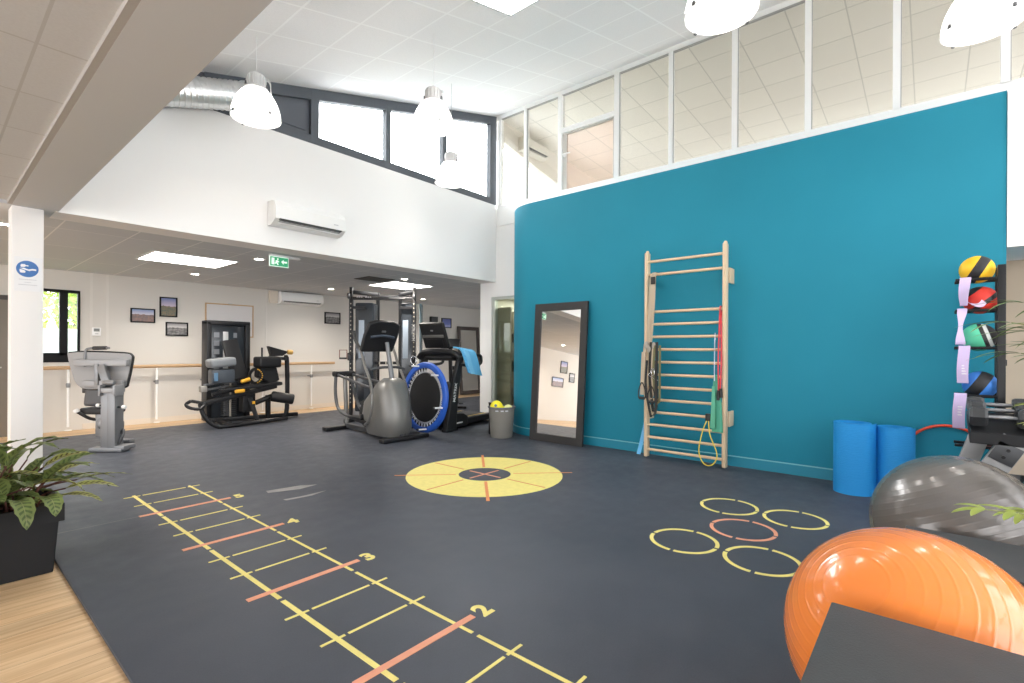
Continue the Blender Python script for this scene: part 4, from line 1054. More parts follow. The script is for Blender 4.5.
for a, b in ((-.52, -.34), (-.30, -.16), (.12, .42)):
    m = MB(); m.tube([L(a, -.20, 2.235), L(b, -.20, 2.235)], .022, 10); m.build('pull_up_grip', rubber_blk, cb)
m = MB()
for i, q in enumerate((-.46, -.42, -.38, -.30, -.26, -.22)): m.box(L(q, -.187, 2.265), (.028, .004, .018), L.rot)
m.build('white_lettering', white_print, cb)
m = MB(); m.bar(L(-.42, .30, 2.32), L(.42, .30, 2.32), .05, .06, .008); m.build('rear_beam', mblk, t)
for z in (1.76, 1.06):
    m = MB(); m.bar(L(-.36, .10, z), L(.36, .10, z), .05, .055, .008); bm_ = m.build('spacer_beam', mblk2, t)
    for q in (-.12, 0, .12):
        m = MB(); m.box(L(q, .073, z), (.022, .004, .05), L.rot); m.build('white_marking', mat('pale_hole_marks', (.42, .38, .32), .6), bm_)
m = MB(); m.box(L(.665, .02, 1.16), (.014, .26, 2.0), L.rot, .004); m.build('side_glass_panel', mat('blue_green_panel', (.15, .22, .24), .2), t)
m = MB(); text_mb(m, 'MATRIX', .085, Matrix.Translation(L(.575, -.202, 1.62)) @ L.rot.to_4x4() @ Matrix.Rotation(PI / 2, 4, 'X') @ Matrix.Rotation(PI / 2, 4, 'Z'), .002, .001); m.build('lettering', mat('grey_print', (.35, .35, .35), .6), t)
# stirrup handle hanging outside the left tower
m = MB(); hp = [L(-.76, -.24, 1.30), L(-.62, -.26, 1.30), L(-.62, -.26, 1.15), L(-.76, -.24, 1.15)]
m.tube(hp, .010, 8, closed=True); hh = m.build('stirrup_handle', mat('copper_brown_handle', (.20, .09, .06), .45), t)
m = MB(); m.tube([hp[3], hp[2]], .017, 10); m.build('handle_grip', rubber_blk, hh)
# chrome collar ring hanging on the right tower
m = MB()
for i in range(3): m.tube([L(.60 + .05 * math.cos(a), -.30 - .018 * i, 1.12 + .07 * math.sin(a)) for a in [2 * PI * j / 18 for j in range(18)]], .008, 8, closed=True)
m.build('chrome_chain_ring', chrome, t)

# ---------------------------------------------------------------- exercise bike behind the treadmill
t = thing('exercise_bike', 'black exercise bike half hidden behind the treadmill near the glass door', 'exercise bike', (7.2, 7.5, 0))
L = frame((7.25, 7.75, 0), (.77, .64, 0), (-.64, .77, 0))
m = MB(); m.box(L(-.42, 0, .03), (.08, .50, .05), L.rot, .012); m.box(L(.55, 0, .03), (.08, .50, .05), L.rot, .012); m.bar(L(-.42, 0, .07), L(.55, 0, .07), .09, .08, .012); m.build('base_frame', mblk, t)
m = MB(); m.prism([L(-.34, -.09, .10), L(.22, -.09, .10), L(.26, -.09, .42), L(.05, -.09, .62), L(-.25, -.09, .66), L(-.38, -.09, .45)], L(0, .18, 0) - L(0, 0, 0)); m.build('drive_shroud', mblk2, t, bev=.02)
m = MB(); m.tube([L(-.22, 0, .60), L(-.34, 0, 1.15), L(-.30, 0, 1.34)], .04, 12); m.build('handlebar_post', mblk2, t)
cc = L(-.33, 0, 1.44); cr = L.rot @ Matrix.Rotation(.75, 3, 'Y')
m = MB(); m.box(cc, (.06, .40, .24), cr, .02); cn = m.build('console', mblk2, t)
m = MB(); m.box(cc + cr @ V((.034, 0, 0)), (.006, .34, .18), cr); m.build('screen', mat('dark_screen', (.01, .012, .016), .1), cn)
m = MB(); m.tube([L(.05, .27, 1.26), L(-.18, .27, 1.24), L(-.30, .18, 1.20), L(-.32, 0, 1.18), L(-.30, -.18, 1.20), L(-.18, -.27, 1.24), L(.05, -.27, 1.26)], .018, 10, smooth=4); m.build('handlebar', rubber_blk, t)
m = MB(); m.tube([L(.20, 0, .40), L(.30, 0, .86)], .032, 12); m.build('seat_post', msil, t)
m = MB(); m.prism([L(.12, -.03, .88), L(.30, -.12, .88), L(.48, -.13, .88), L(.52, 0, .88), L(.48, .13, .88), L(.30, .12, .88), L(.12, .03, .88)], (0, 0, .08)); m.build('saddle', vinyl, t, bev=.02)
for s_ in (-1, 1):
    m = MB(); m.bar(L(-.02, .11 * s_, .34), L(.05 * s_, .13 * s_, .34 + .16 * s_), .025, .03, .005); m.box(L(.05 * s_, .20 * s_, .34 + .16 * s_), (.10, .11, .03), L.rot, .008); m.build('crank_and_pedal', mdgrey, t)

# ---------------------------------------------------------------- leg curl machine on the back wall side
t = thing('leg_curl_machine', 'black leg curl machine with orange handles and a tall weight tower by the pictures', 'leg machine', (3.8, 9.5, 0))
TY0 = 9.80
m = MB(); m.span((3.22, TY0 - .10, .03), (3.30, TY0 + .16, 1.80), .015); m.span((3.87, TY0 - .10, .03), (3.95, TY0 + .16, 1.80), .015); m.span((3.22, TY0 - .10, 1.74), (3.95, TY0 + .16, 1.815), .015); tw = m.build('tower_frame', mblk, t)
m = MB(); m.span((3.30, TY0 - .04, .05), (3.87, TY0 + .12, 1.75), .02); sh = m.build('tower_shroud', smoke, t)
m = MB(); m.span((3.50, TY0 - .052, .85), (3.585, TY0 - .042, 1.62), .002); m.build('weight_window', mat('brushed_window_strip', (.36, .37, .38), .35), sh)
for i in range(5):
    for j in range(2):
        m = MB(); m.box((3.395 + .31 * j, TY0 - .045, 1.56 - .15 * i), (.09 if j == 0 else .06, .004, .09)); m.build('instruction_sticker', mat('sticker_grey', (.16, .17, .19), .5), sh)
m = MB()
for i in range(18): m.box((3.58, TY0 - .10, .12 + .037 * i), (.22, .14, .030), None, .004)
m.build('weight_stack', mdgrey, t)
m = MB(); m.tube([(3.58, TY0 - .175, .10), (3.58, TY0 - .175, .78)], .016, 8); m.build('selector_strip', mat('pale_hole_marks', (.42, .38, .32), .6), t)
Q = lambda x, y, z: V((x, y, z))
# floor frame: curved front foot and rails
m = MB(); m.tube([(2.781, 9.050, 0.474), (2.951, 9.000, 0.416), (2.877, 8.950, 0.346), (2.752, 9.000, 0.369), (2.720, 9.080, 0.421), (2.781, 9.050, 0.474)], .026, 10, smooth=4); m.build('front_bumper', mblk, t)
m = MB(); m.tube([(2.893, 9.000, 0.421), (2.935, 8.950, 0.228), (3.042, 8.920, 0.090), (3.184, 8.900, 0.010)], .034, 12, smooth=5); m.tube([(3.139, 8.900, 0.032), (3.62, 8.86, .05), (4.30, 8.98, .05)], .034, 10); m.build('curved_leg', mblk, t)
m = MB(); m.bar((3.25, 9.72, .05), (4.72, 9.42, .05), .08, .07, .012); m.bar((3.35, 9.05, .05), (3.40, 9.75, .05), .08, .07, .012); m.build('floor_rail', mblk, t)
# long inclined carriage
m = MB(); m.bar((2.938, 9.050, 0.414), (4.177, 9.150, 0.636), .09, .075, .015); m.bar((3.153, 9.250, 0.533), (4.171, 9.300, 0.739), .07, .06, .012); m.build('inclined_beam', mblk, t)
m = MB(); m.bar((3.390, 9.220, 0.622), (4.277, 9.250, 0.681), .30, .07, .03, up=(0, 0, 1)); m.build('seat_pad', vinyl, t)
m = MB(); m.bar((3.506, 9.500, 1.468), (3.615, 9.300, 0.781), .26, .085, .03, up=(0, 1, 0)); m.build('back_pad', vinyl, t)
m = MB(); m.bar((3.475, 9.550, 1.433), (3.670, 9.400, 0.721), .09, .05, .008, up=(0, 1, 0)); m.build('back_pad_rail', mblk, t)
# rounded grey head cushion with its carrier
m = MB(); m.box((3.271, 9.200, 1.080), (.40, .30, .15), Matrix.Rotation(-.1, 3, 'Y'), .055, 4); m.build('head_cushion', mat('grey_vinyl', (.21, .225, .24), .45), t)
m = MB(); m.box((3.280, 9.200, 0.850), (.36, .22, .24), None, .04); cs = m.build('cushion_carrier', mat('slate_blue_plastic', (.06, .07, .085), .35), t)
m = MB(); m.box((3.152, 9.075, 0.843), (.06, .02, .14), None, .008); m.build('carrier_label', mat('blue_label', (.10, .20, .32), .4), cs)
for q in ((204, 391.5, 222, 388), (206, 386, 224, 383)):
    m = MB(); m.bar((2.939, 9.100, 0.622) if q[0] == 204 else (2.984, 9.150, 0.707), (3.346, 9.100, 0.682) if q[0] == 204 else (3.396, 9.150, 0.762), .05, .035, .006); m.build('adjuster_rod', mdgrey, t)
m = MB(); m.box((2.961, 9.080, 0.654), (.10, .10, .10), None, .015); m.build('adjuster_block', mat('pale_metal_block', (.35, .33, .30), .4, metal=.4), t)
m = MB(); m.cyl((3.534, 9.050, 0.747), (3.681, 9.050, 0.789), .034, 16, .012); m.build('orange_handle', orange, t)
m = MB(); m.cyl((3.419, 9.000, 0.585), (3.572, 9.000, 0.598), .032, 16, .012); m.build('orange_handle', orange, t)
m = MB(); m.bar((3.189, 9.050, 0.618), (3.661, 9.000, 0.645), .04, .035, .008); m.build('handle_bar', mblk, t)
# second seat / thigh pad block on the right
m = MB(); m.box((4.066, 9.250, 1.074), (.40, .30, .20), None, .05, 4); m.build('thigh_pad', vinyl, t)
m = MB(); m.prism([(3.895, 9.200, 1.006), (4.216, 9.200, 0.981), (4.272, 9.200, 0.739), (4.127, 9.200, 0.672), (3.879, 9.200, 0.810)], (0, .18, 0)); m.build('thigh_pad_carrier', mblk2, t, bev=.02)
m = MB(); m.lathe([(.10, 0), (.15, 0), (.15, .03), (.10, .03)], (3.827, 9.200, 0.830), (.3, -1, 0), 28, closed=True); cam_ = m.build('cam_disc', mblk, t)
m = MB()
for i in range(9):
    a = -1.2 + .3 * i; c_ = (3.810, 9.160, 0.832); m.ball(V(c_) + V((.125 * math.cos(a), -.005, .125 * math.sin(a))), .012, 8, 6)
m.build('cam_markers', orange, cam_)
m = MB(); m.tube([(3.947, 9.200, 1.041), (3.946, 9.200, 1.338)], .016, 10); m.build('side_grip', rubber_blk, t)
# right hand post, arm and rollers
m = MB(); m.tube([(4.482, 9.450, 1.160), (4.521, 9.450, 1.063), (4.525, 9.450, 0.179), (4.449, 9.450, 0.014)], .042, 12, smooth=4); m.build('right_post', mblk, t)
m = MB(); m.bar((4.159, 9.400, 1.163), (4.521, 9.450, 1.121), .07, .06, .012); m.prism([(4.158, 9.400, 1.367), (4.419, 9.400, 1.294), (4.535, 9.400, 1.265), (4.420, 9.400, 1.180), (4.214, 9.400, 1.181)], (0, .12, 0)); m.build('range_arm', mblk2, t, bev=.012)
m = MB(); m.cyl((4.516, 9.420, 1.256), (4.613, 9.420, 1.250), .045, 16, .015); m.build('orange_knob', mat('amber_knob', (.75, .45, .12), .45), t)
m = MB(); m.cyl((4.087, 9.150, 0.459), (4.440, 9.000, 0.380), .095, 24, .03); m.build('roller_pad', vinyl, t)
m = MB(); m.cyl((3.850, 9.250, 0.343), (4.128, 9.200, 0.453), .045, 16, .01); m.build('roller_arm', mblk, t)
m = MB(); m.bar((4.122, 9.350, 0.462), (4.124, 9.350, 0.037), .08, .07, .01); m.build('centre_post', mblk, t)
m = MB(); m.bar((3.723, 9.150, 0.449), (3.819, 9.050, 0.026), .06, .06, .01); m.box((3.745, 9.100, 0.362), (.06, .05, .05), None, .01); m.build('link_arm', mblk, t)
m = MB(); m.box((3.750, 9.070, 0.373), (.05, .03, .05), None, .01); m.build('orange_pin', orange, t)
m = MB(); m.box((3.734, 9.300, 0.367), (.22, .2, .34), None, .03); m.build('gear_cover', mblk2, t)

# ---------------------------------------------------------------- grey machine beside the column
t = thing('grey_strength_machine', 'silver grey upright exercise machine with wide pale backboard near the white column', 'exercise machine', (1.60, 8.35, 0))
o_ = V((1.561, 8.015, 0.000)); ra = V((.644, -.765, 0)); fa = V((.765, .644, 0))
_L = frame(o_, ra, fa); L = lambda a, b, c: _L(a * .86, b, c * .975); L.rot = _L.rot     # a: right in the picture, b: away from the camera
m = MB(); m.box(L(.07, 0, .42), (.10, .15, .80), L.rot, .012); m.box(L(-.035, 0, .42), (.11, .12, .80), L.rot, .012); m.build('post', msil, t)
m = MB(); m.box(L(.02, 0, .80), (.20, .18, .06), L.rot, .01)
for a in (-.085, .13): m.box(L(a, -.02, .80), (.03, .16, .14), L.rot, .012)
m.build('yoke', mlight, t)
out = [(-.62, 1.25), (-.57, 1.285), (-.30, 1.295), (.22, 1.28), (.33, 1.25), (.335, 1.18), (.27, .90), (.20, .83), (-.30, .80), (-.45, .85), (-.53, .95)]
out2 = [(p.x, p.y) for p in spline([V((a, b, 0)) for a, b in out], 4, True)]
m = MB(); out2 = [(a - .13, z) for a, z in out2]; m.prism([L(a, .10, z) for a, z in out2], fa * .06); bb = m.build('backboard', mat('pale_grey_board', (.26, .26, .265), .45), t)
m = MB(); m.tube([L(a, .13, z) for a, z in out2], .018, 8, closed=True); m.build('backboard_edge', mblk2, bb)
m = MB(); m.box(L(-.20, .06, 1.155), (.69, .06, .085), L.rot, .012); m.box(L(-.17, .06, .875), (.52, .06, .085), L.rot, .012); m.build('board_rail', mlight, t)
m = MB(); m.bar(L(-.17, .03, 1.12), L(-.02, -.02, .86), .10, .06, .015, up=fa); m.cyl(L(-.06, -.05, .90), L(.10, -.05, .90), .03, 14, .006); m.build('support_arm', msil, t)
m = MB(); m.box(L(-.24, .05, 1.0), (.05, .07, .28), L.rot, .008); m.build('board_strut', msil, t)
m = MB(); m.tube([L(-.48, .08, 1.10), L(-.48, .10, 1.30), L(-.42, .12, 1.345), L(-.14, .12, 1.35)], .016, 10, smooth=4); hb = m.build('top_handle', msil, t)
m = MB(); m.tube([L(-.38, .12, 1.348), L(-.18, .12, 1.352)], .024, 12); m.build('handle_grip', rubber_blk, hb)
m = MB(); m.box(L(-.50, .42, .72), (.50, .07, .36), L.rot @ Matrix.Rotation(-.12, 3, 'X'), .05, 4); m.build('back_pad', mat('charcoal_vinyl', (.10, .10, .105), .5), t)
m = MB(); m.box(L(-.40, .30, .50), (.36, .34, .085), L.rot, .03, 3); m.build('seat', vinyl, t)
m = MB(); m.box(L(-.30, .25, .32), (.16, .18, .34), L.rot, .02); m.box(L(-.16, .22, .24), (.14, .20, .22), L.rot, .02); m.build('seat_mechanism', msil, t)
m = MB(); m.ball(L(-.20, .12, .34), (.085, .07, .085), 18, 10); m.build('mechanism_cover', mlight, t)
m = MB(); m.tube([L(-.30, .20, .38), L(-.46, .16, .40), L(-.60, .10, .50)], .020, 10, smooth=4); lv = m.build('lever', mblk, t)
m = MB(); m.cyl(L(-.595, .10, .49), L(-.62, .09, .535), .032, 14, .01); m.build('lever_knob', mat('white_knob', (.78, .78, .77), .4), lv)
for a, z in ((-.13, .60), (.20, .58)):
    m = MB(); m.cyl(L(a * .6, -.02, z), L(a, -.03, z), .014, 10); kb = m.build('adjuster_knob', mblk, t)
    m = MB(); m.cyl(L(a, -.03, z), L(a + math.copysign(.05, a), -.03, z), .025, 12, .006); m.build('knob_cap', mat('white_knob', (.78, .78, .77), .4), kb)
m = MB(); m.bar(L(-.95, .55, .74), L(-.45, .50, .74), .06, .065, .01); m.build('side_beam', mdgrey, t)
m = MB(); m.box(L(0, -.02, .03), (.42, .14, .05), L.rot, .012); m.box(L(.19, .02, .055), (.14, .20, .05), L.rot, .012); m.bar(L(-.05, 0, .05), L(-.40, .55, .05), .10, .07, .012); m.box(L(-.40, .55, .03), (.40, .10, .05), L.rot, .012); m.build('base', msil, t)
m = MB(); m.tube([L(.14, -.02, .10), L(.19, .0, .22), L(.16, .03, .28), L(.10, .03, .20)], .014, 8, smooth=4); m.build('cable_guide', mdgrey, t)
for a in (-.10, -.20):
    m = MB(); m.tube([L(a, .15, .07), L(a, .15, .30)], .02, 10); m.build('piston', chrome, t)

# ================================================================ RIGHT SIDE: BALLS, MATS, RACKS
def gym_ball(c, r, mtl, label, axis, ngroove, band, amp):
    bm = MB(); A = V(axis).normalized()
    x_ = A.cross(V((0, 0, 1))).normalized(); y_ = A.cross(x_)
    RG, SG = 360, 64
    vs, fs = [], []
    for i in range(RG + 1):
        th = PI * i / RG
        lat = math.cos(th)
        ph = (th / PI * ngroove) % 1.0
        g = math.exp(-((ph - .5) / .085) ** 2) * amp if abs(lat) < band else 0.0
        q = r - amp + g
        for k_ in range(SG):
            a = 2 * PI * k_ / SG
            vs.append(V(c) + A * (q * math.cos(th)) + (x_ * math.cos(a) + y_ * math.sin(a)) * max(q * math.sin(th), 1e-5))
    for i in range(RG):
        for k_ in range(SG):
            k2 = (k_ + 1) % SG; fs.append((i * SG + k_, (i + 1) * SG + k_, (i + 1) * SG + k2, i * SG + k2))
    bm.add(vs, fs)
    t = thing('exercise_ball', label, 'exercise ball', (c[0], c[1], 0))
    bm.build('ball_skin', mtl, t, ang=180)
    m = MB(); p = V(c) - A * (r - .004); m.lathe([(0, .006), (.008, .006), (.012, .002), (.013, 0)], p, -A, 16); m.build('valve_plug', mat('valve_plug_white', (.75, .74, .72), .5), t)
    return t
ob = mat('orange_vinyl_ball', (.88, .245, .042), .20, spec=.5, coat=.4)
gb = mat('pearl_grey_vinyl_ball', (.165, .15, .14), .24, spec=.6, metal=.3, coat=.15)
import mathutils
ORAX = (-.62, .38, .69)
gym_ball((2.062, .039, .366), .366, ob, 'large shiny orange exercise ball between two black boxes in the foreground', ORAX, 30, .975, .0011)
gym_ball((3.582, -.107, .378), .378, gb, 'large pearl grey exercise ball behind the orange one', (.12, .42, .88), 36, .96, .0007)

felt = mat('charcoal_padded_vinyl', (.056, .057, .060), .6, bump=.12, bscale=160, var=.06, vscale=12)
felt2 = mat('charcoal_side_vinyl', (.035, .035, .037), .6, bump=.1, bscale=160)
def step_box(lo, hi, label):
    t = thing('training_box', label, 'training box', ((lo[0] + hi[0]) / 2, (lo[1] + hi[1]) / 2, 0))
    z = hi[2]
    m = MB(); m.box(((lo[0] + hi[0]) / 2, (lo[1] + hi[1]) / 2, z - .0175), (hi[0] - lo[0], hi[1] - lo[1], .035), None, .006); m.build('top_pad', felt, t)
    for sx in (0, 1):
        for sy in (0, 1):
            x = lo[0] + .05 if sx == 0 else hi[0] - .05; y = lo[1] + .05 if sy == 0 else hi[1] - .05
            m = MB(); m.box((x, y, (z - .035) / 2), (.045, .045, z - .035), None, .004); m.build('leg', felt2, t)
    m = MB()
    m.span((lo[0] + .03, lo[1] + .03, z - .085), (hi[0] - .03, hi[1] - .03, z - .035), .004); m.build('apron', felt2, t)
step_box((.95, -.62, 0), (1.69, .215, .60), 'nearest charcoal topped box cut off at the lower right corner')
step_box((2.53, -.68, 0), (3.00, .085, .50), 'charcoal topped box between the orange and the grey exercise balls')

# rolled mats
def rolled_mat(c, r0, r1, turns, h, mt, label, a0, flap=0.0):
    t = thing('rolled_mat', label, 'exercise mat', (c[0], c[1], 0))
    m = MB(); N = int(turns * 40); th = .011
    vs, fs = [], []
    for i in range(N + 1):
        a = a0 + 2 * PI * turns * i / N; r = r0 + (r1 - r0) * i / N
        if flap and i > N - 8: r += flap * ((i - N + 8) / 8) ** 1.5
        for rr__, z in ((r - th / 2, .002), (r + th / 2, .002), (r + th / 2, h), (r - th / 2, h)): vs.append((c[0] + rr__ * math.cos(a), c[1] + rr__ * math.sin(a), z))
    for i in range(N):
        for j in range(4): fs.append((4 * i + j, 4 * i + (j + 1) % 4, 4 * i + 4 + (j + 1) % 4, 4 * i + 4 + j))
    fs += [(3, 2, 1, 0), tuple(4 * N + j for j in range(4))]
    m.add(vs, fs); m.build('mat_sheet', mt, t, ang=40)
    return t
matb = mat('blue_foam_mat', (.020, .29, .70), .55, bump=.5, bscale=26, stretch=(.6, .6, 9), spec=.3)
rolled_mat((5.635, .552), .095, .158, 3.4, .655, matb, 'left of the two blue rolled mats standing by the teal wall', 2.3, .02)
rolled_mat((5.70, .240), .030, .140, 5.6, .635, matb, 'right of the two blue rolled mats, partly behind the grey ball', 1.0)
# hoop
t = thing('exercise_hoop', 'orange red hoop leaning on the teal wall behind the mats', 'hoop', (5.93, -.13, 0))
m = MB(); hc = V((5.955, -.125, .332))
m.tube([hc + V((.03 * math.sin(a) , .318 * math.cos(a), .318 * math.sin(a))) for a in [2 * PI * i / 64 for i in range(64)]], .0125, 12, closed=True); m.build('hoop_ring', mat('orange_red_plastic', lin(214, 70, 42), .4), t)
m = MB(); m.tube([hc + V((.03 * math.sin(a), .318 * math.cos(a), .318 * math.sin(a))) for a in (-2.0, -1.93, -1.86)], .0145, 12); m.build('joint_sleeve', mat('dark_red_sleeve', (.30, .05, .03), .5), t)

# medicine ball rack
t = thing('medicine_ball_rack', 'black upright rack holding four medicine balls at the end of the teal wall', 'ball rack', (5.65, -.42, 0))
AZ = [1.915, 1.660, 1.352, .958, .545]
for x in (5.555, 5.745):
    m = MB(); m.box((x, -.437, 1.01), (.035, .050, 2.02), None, .006); m.build('post', mblk, t)
    for z in AZ:
        m = MB(); m.tube([(x, -.42, z), (x, -.165, z)], .0125, 10); m.cyl((x, -.168, z), (x, -.160, z), .0128, 12, .002); m.build('support_arm', mblk, t)
m = MB()
for z in (.07, .35, 1.235): m.box((5.65, -.45, z), (.20, .04, .05), None, .006)
m.build('cross_member', mblk, t)
m = MB(); m.box((5.555, -.36, .025), (.07, .56, .05), None, .008); m.box((5.745, -.36, .025), (.07, .56, .05), None, .008); m.build('base_foot', mblk, t)
def stripe_mat(name, cols, edges, rough=.5):
    """bands across the ball's own x axis"""
    m = mat(name, cols[0], rough, spec=.4); k = NT(m); x, y, z = k.xyz(k.pos())[0:3]
    c = tuple(cols[0])
    for e, cc_ in zip(edges, cols[1:]):
        c = k.mix(k.math('GREATER_THAN', x, e), c, tuple(cc_))
    k.l(c, k.b.inputs['Base Color'])
    k.bump(k.noise(k.pos(), 160, 2), .25, .002)
    return m
mb_k = (.02, .02, .022)
specs = [('yellow and black medicine ball on the top shelf of the rack', (-.296, AZ[0]), stripe_mat('yellow_black_rubber', [lin(240, 190, 40), mb_k, lin(240, 190, 40)], [-.028, .040]), (.02, -.88, -.47), 1),
         ('red and black medicine ball below the yellow one', (-.318, AZ[1]), stripe_mat('red_black_rubber', [mb_k, lin(205, 52, 40), mb_k, lin(205, 52, 40), mb_k], [-.075, .012, .045, .095]), (.08, -.65, -.75), 1),
         ('aqua green and black medicine ball on the third shelf', (-.310, AZ[2]), stripe_mat('aqua_black_rubber', [lin(92, 200, 160), mb_k, (.60, .62, .60), mb_k], [.018, .045, .068]), (-.05, -.95, .30), 1),
         ('blue and black medicine ball on the lowest ball shelf', (-.318, AZ[3]), stripe_mat('blue_black_rubber', [lin(62, 125, 205), mb_k, lin(62, 125, 205)], [-.05, .030]), (.0, -.85, -.52), 1)]
for lab, (y, z), mt_, rot, _ in specs:
    m = MB(); m.ball((0, 0, 0), .1135, 40, 24); o = m.build('medicine_ball', mt_, None, ang=180)
    o.location = (5.65, y, z + .0885); o.rotation_mode = 'QUATERNION'; o.rotation_quaternion = V(rot).normalized().to_track_quat('X', 'Z')
    tag(o, lab, 'medicine ball', 'medicine balls on the rack')
# lilac bands
lil = mat('lilac_elastic', lin(205, 186, 224), .65, bump=.1, bscale=150)
lil2 = mat('pale_lilac_elastic', lin(222, 200, 226), .65)
def hang_band(y, zt, zb, w, tw, label, x=5.555, tail=None, mt=lil):
    t = thing('loop_band', label, 'loop band', (x, y, zt), 'lilac loop bands on the ball rack')
    n = 9; f0 = []; f1 = []; wa = []
    for i in range(n):
        u = i / (n - 1); a = tw * math.sin(PI * u) if tw < 0 else tw * u
        wv_ = V((math.sin(a) * .9, math.cos(a), 0)) * w
        f0.append(V((x - .0175 - .012 * math.sin(PI * u), y + .012 * math.sin(2.2 * u), zt - (zt - zb) * u))); wa.append(wv_)
    path = [V((x + .0180, y, zt - .02)), V((x + .0135, y, zt + .0125)), V((x - .001, y, zt + .0185)), V((x - .0145, y, zt + .0125))] + f0
    m = MB(); m.ribbon(path, [V((0, w, 0))] * 4 + wa, .003, smooth=4); m.build('front_layer', mt, t, ang=60)
    m = MB(); m.ribbon([p + V((.0355 + .004 * math.sin(PI * i / (n - 1)), 0, 0)) for i, p in enumerate(f0)], [q * .9 for q in wa], .003, smooth=4); b = m.build('back_layer', lil2, t, ang=60)
    m = MB(); m.ribbon([f0[-1], f0[-1] + V((.004, 0, -.012)), f0[-1] + V((.026, 0, -.012)), f0[-1] + V((.0355, 0, 0))], wa[-1], .003, smooth=3); m.build('bottom_fold', mt, t, ang=60)
    if tail:
        m = MB(); m.ribbon([V(p) for p in tail], V((0, .03, .03)), .003, smooth=5); m.build('loose_tail', lil2, t, ang=60)
    return t
hang_band(-.222, AZ[0], 1.715, .070, .9, 'twisted lilac loop band hanging from the top shelf arm', tail=[(5.548, -.21, 1.76), (5.540, -.26, 1.71), (5.535, -.31, 1.70), (5.535, -.335, 1.73)])
hang_band(-.203, AZ[1], 1.395, .062, -1.1, 'pinched lilac loop band hanging from the second shelf arm beside the red ball')
t4 = hang_band(-.218, AZ[2], 1.075, .072, .25, 'lilac loop band hanging from the third shelf arm under the aqua ball')
t5 = hang_band(-.195, AZ[3], .700, .078, .15, 'lowest lilac loop band with pale lettering, under the blue ball')
for tt, y, z in ((t4, -.215, 1.14), (t5, -.192, .80)):
    m = MB()
    for i in range(4): m.box((5.524, y, z + .022 * i), (.002, .03, .010))
    m.build('pale_print', mat('pale_lilac_print', (.80, .76, .84), .6), tt)

# dumbbell rack
t = thing('dumbbell_rack', 'dumbbell rack with dark tray and slanted grey legs at the right edge', 'dumbbell rack', (5.1, -.9, 0))
leg_g = mat('grey_rack_leg', (.33, .33, .33), .45, metal=.3)
m = MB(); m.prism([(4.93, -.225, .735), (4.93, -.225, .655), (5.38, -.225, .775), (5.38, -.225, .85)], (0, -1.30, 0)); m.build('tray', mblk2, t, bev=.004)
for y in (-.30, -1.42):
    m = MB(); m.bar((4.965, y - .17, .71), (4.965, y + .19, .02), .15, .05, .006, up=(1, 0, 0)); m.build('front_leg', leg_g, t)
    m = MB(); m.bar((5.28, y - .02, .76), (5.28, y + .20, .02), .12, .05, .006, up=(1, 0, 0)); m.build('rear_leg', leg_g, t)
    m = MB(); m.box((4.935, y - .113, .60), (.010, .14, .14), Matrix.Rotation(.48, 3, 'X'), .003)
    m.build('bolt_plate', mdgrey, t)
    m = MB()
    for dz in (0, .05): m.cyl((4.932, y - .10 - dz * .5, .575 + dz), (4.922, y - .10 - dz * .5, .575 + dz), .012, 10)
    m.build('plate_bolts', mblk, t)
m = MB(); m.bar((4.965, -.08, .03), (4.965, -1.62, .03), .06, .05, .006); m.build('floor_rail', leg_g, t)
m = MB(); m.prism([(4.99, -.52, .32), (4.99, -.52, .26), (5.30, -.52, .34), (5.30, -.52, .40)], (0, -.85, 0)); m.build('lower_tray', mblk2, t, bev=.004)
hexm = mat('black_hex_rubber', (.035, .036, .038), .5, spec=.4); hexf = mat('grey_hex_face', (.15, .15, .152), .45)
def dumbbell(c, L_, r, yaw, label):
    t = thing('hex_dumbbell', label, 'dumbbell', c, 'hex dumbbells on the rack tray')
    d = V((math.sin(yaw), math.cos(yaw), 0)); C_ = V(c) + V((0, 0, r * .866))
    m = MB(); m.tube([C_ - d * L_ * .26, C_ - d * L_ * .1, C_ + d * L_ * .1, C_ + d * L_ * .26], [.013, .0165, .0165, .013], 12); m.build('handle', mat('knurled_chrome', (.30, .30, .31), .35, metal=.9, bump=.4, bscale=300), t)
    for s_ in (-1, 1):
        m = MB(); p0 = C_ + d * (L_ * .22 * s_); p1 = C_ + d * (L_ * .5 * s_)
        x_ = d.cross(V((0, 0, 1))); vs = []
        sec = [(0, .82), (.18, 1.0), (.82, 1.0), (1.0, .80)]
        for u, k_ in sec:
            for j in range(6):
                a = PI / 3 * j; vs.append(p0 + (p1 - p0) * u + (x_ * math.cos(a) + V((0, 0, 1)) * math.sin(a)) * r * k_)
        fs = [(6 * i + j, 6 * i + (j + 1) % 6, 6 * i + 6 + (j + 1) % 6, 6 * i + 6 + j) for i in range(3) for j in range(6)] + [(5, 4, 3, 2, 1, 0), (18, 19, 20, 21, 22, 23)]
        m.add(vs, fs); hx = m.build('hex_head', hexm, t, ang=20)
        m = MB(); m.lathe([(0, .002), (r * .55, .002), (r * .58, 0)], p1, d * s_, 20); m.build('end_cap', hexf, hx)
labs = ['front hex dumbbell at the left end of the rack tray', 'hex dumbbell just behind the front one on the rack tray', 'hex dumbbell at the back of the rack tray, by the ball rack']
for i, (x, r) in enumerate(((5.005, .078), (5.165, .074), (5.31, .064))):
    dumbbell((x + .0, -.40, .755 + (x - 4.93) * .255 + .006), .35, r, 0, labs[i])
labs2 = ['second dumbbell along the tray, cut by the right edge, front row', 'second dumbbell along the tray, cut by the right edge, back row']
for i, (x, r) in enumerate(((5.02, .080), (5.19, .078))):
    dumbbell((x, -.79, .755 + (x - 4.93) * .255 + .006), .35, r, 0, labs2[i])

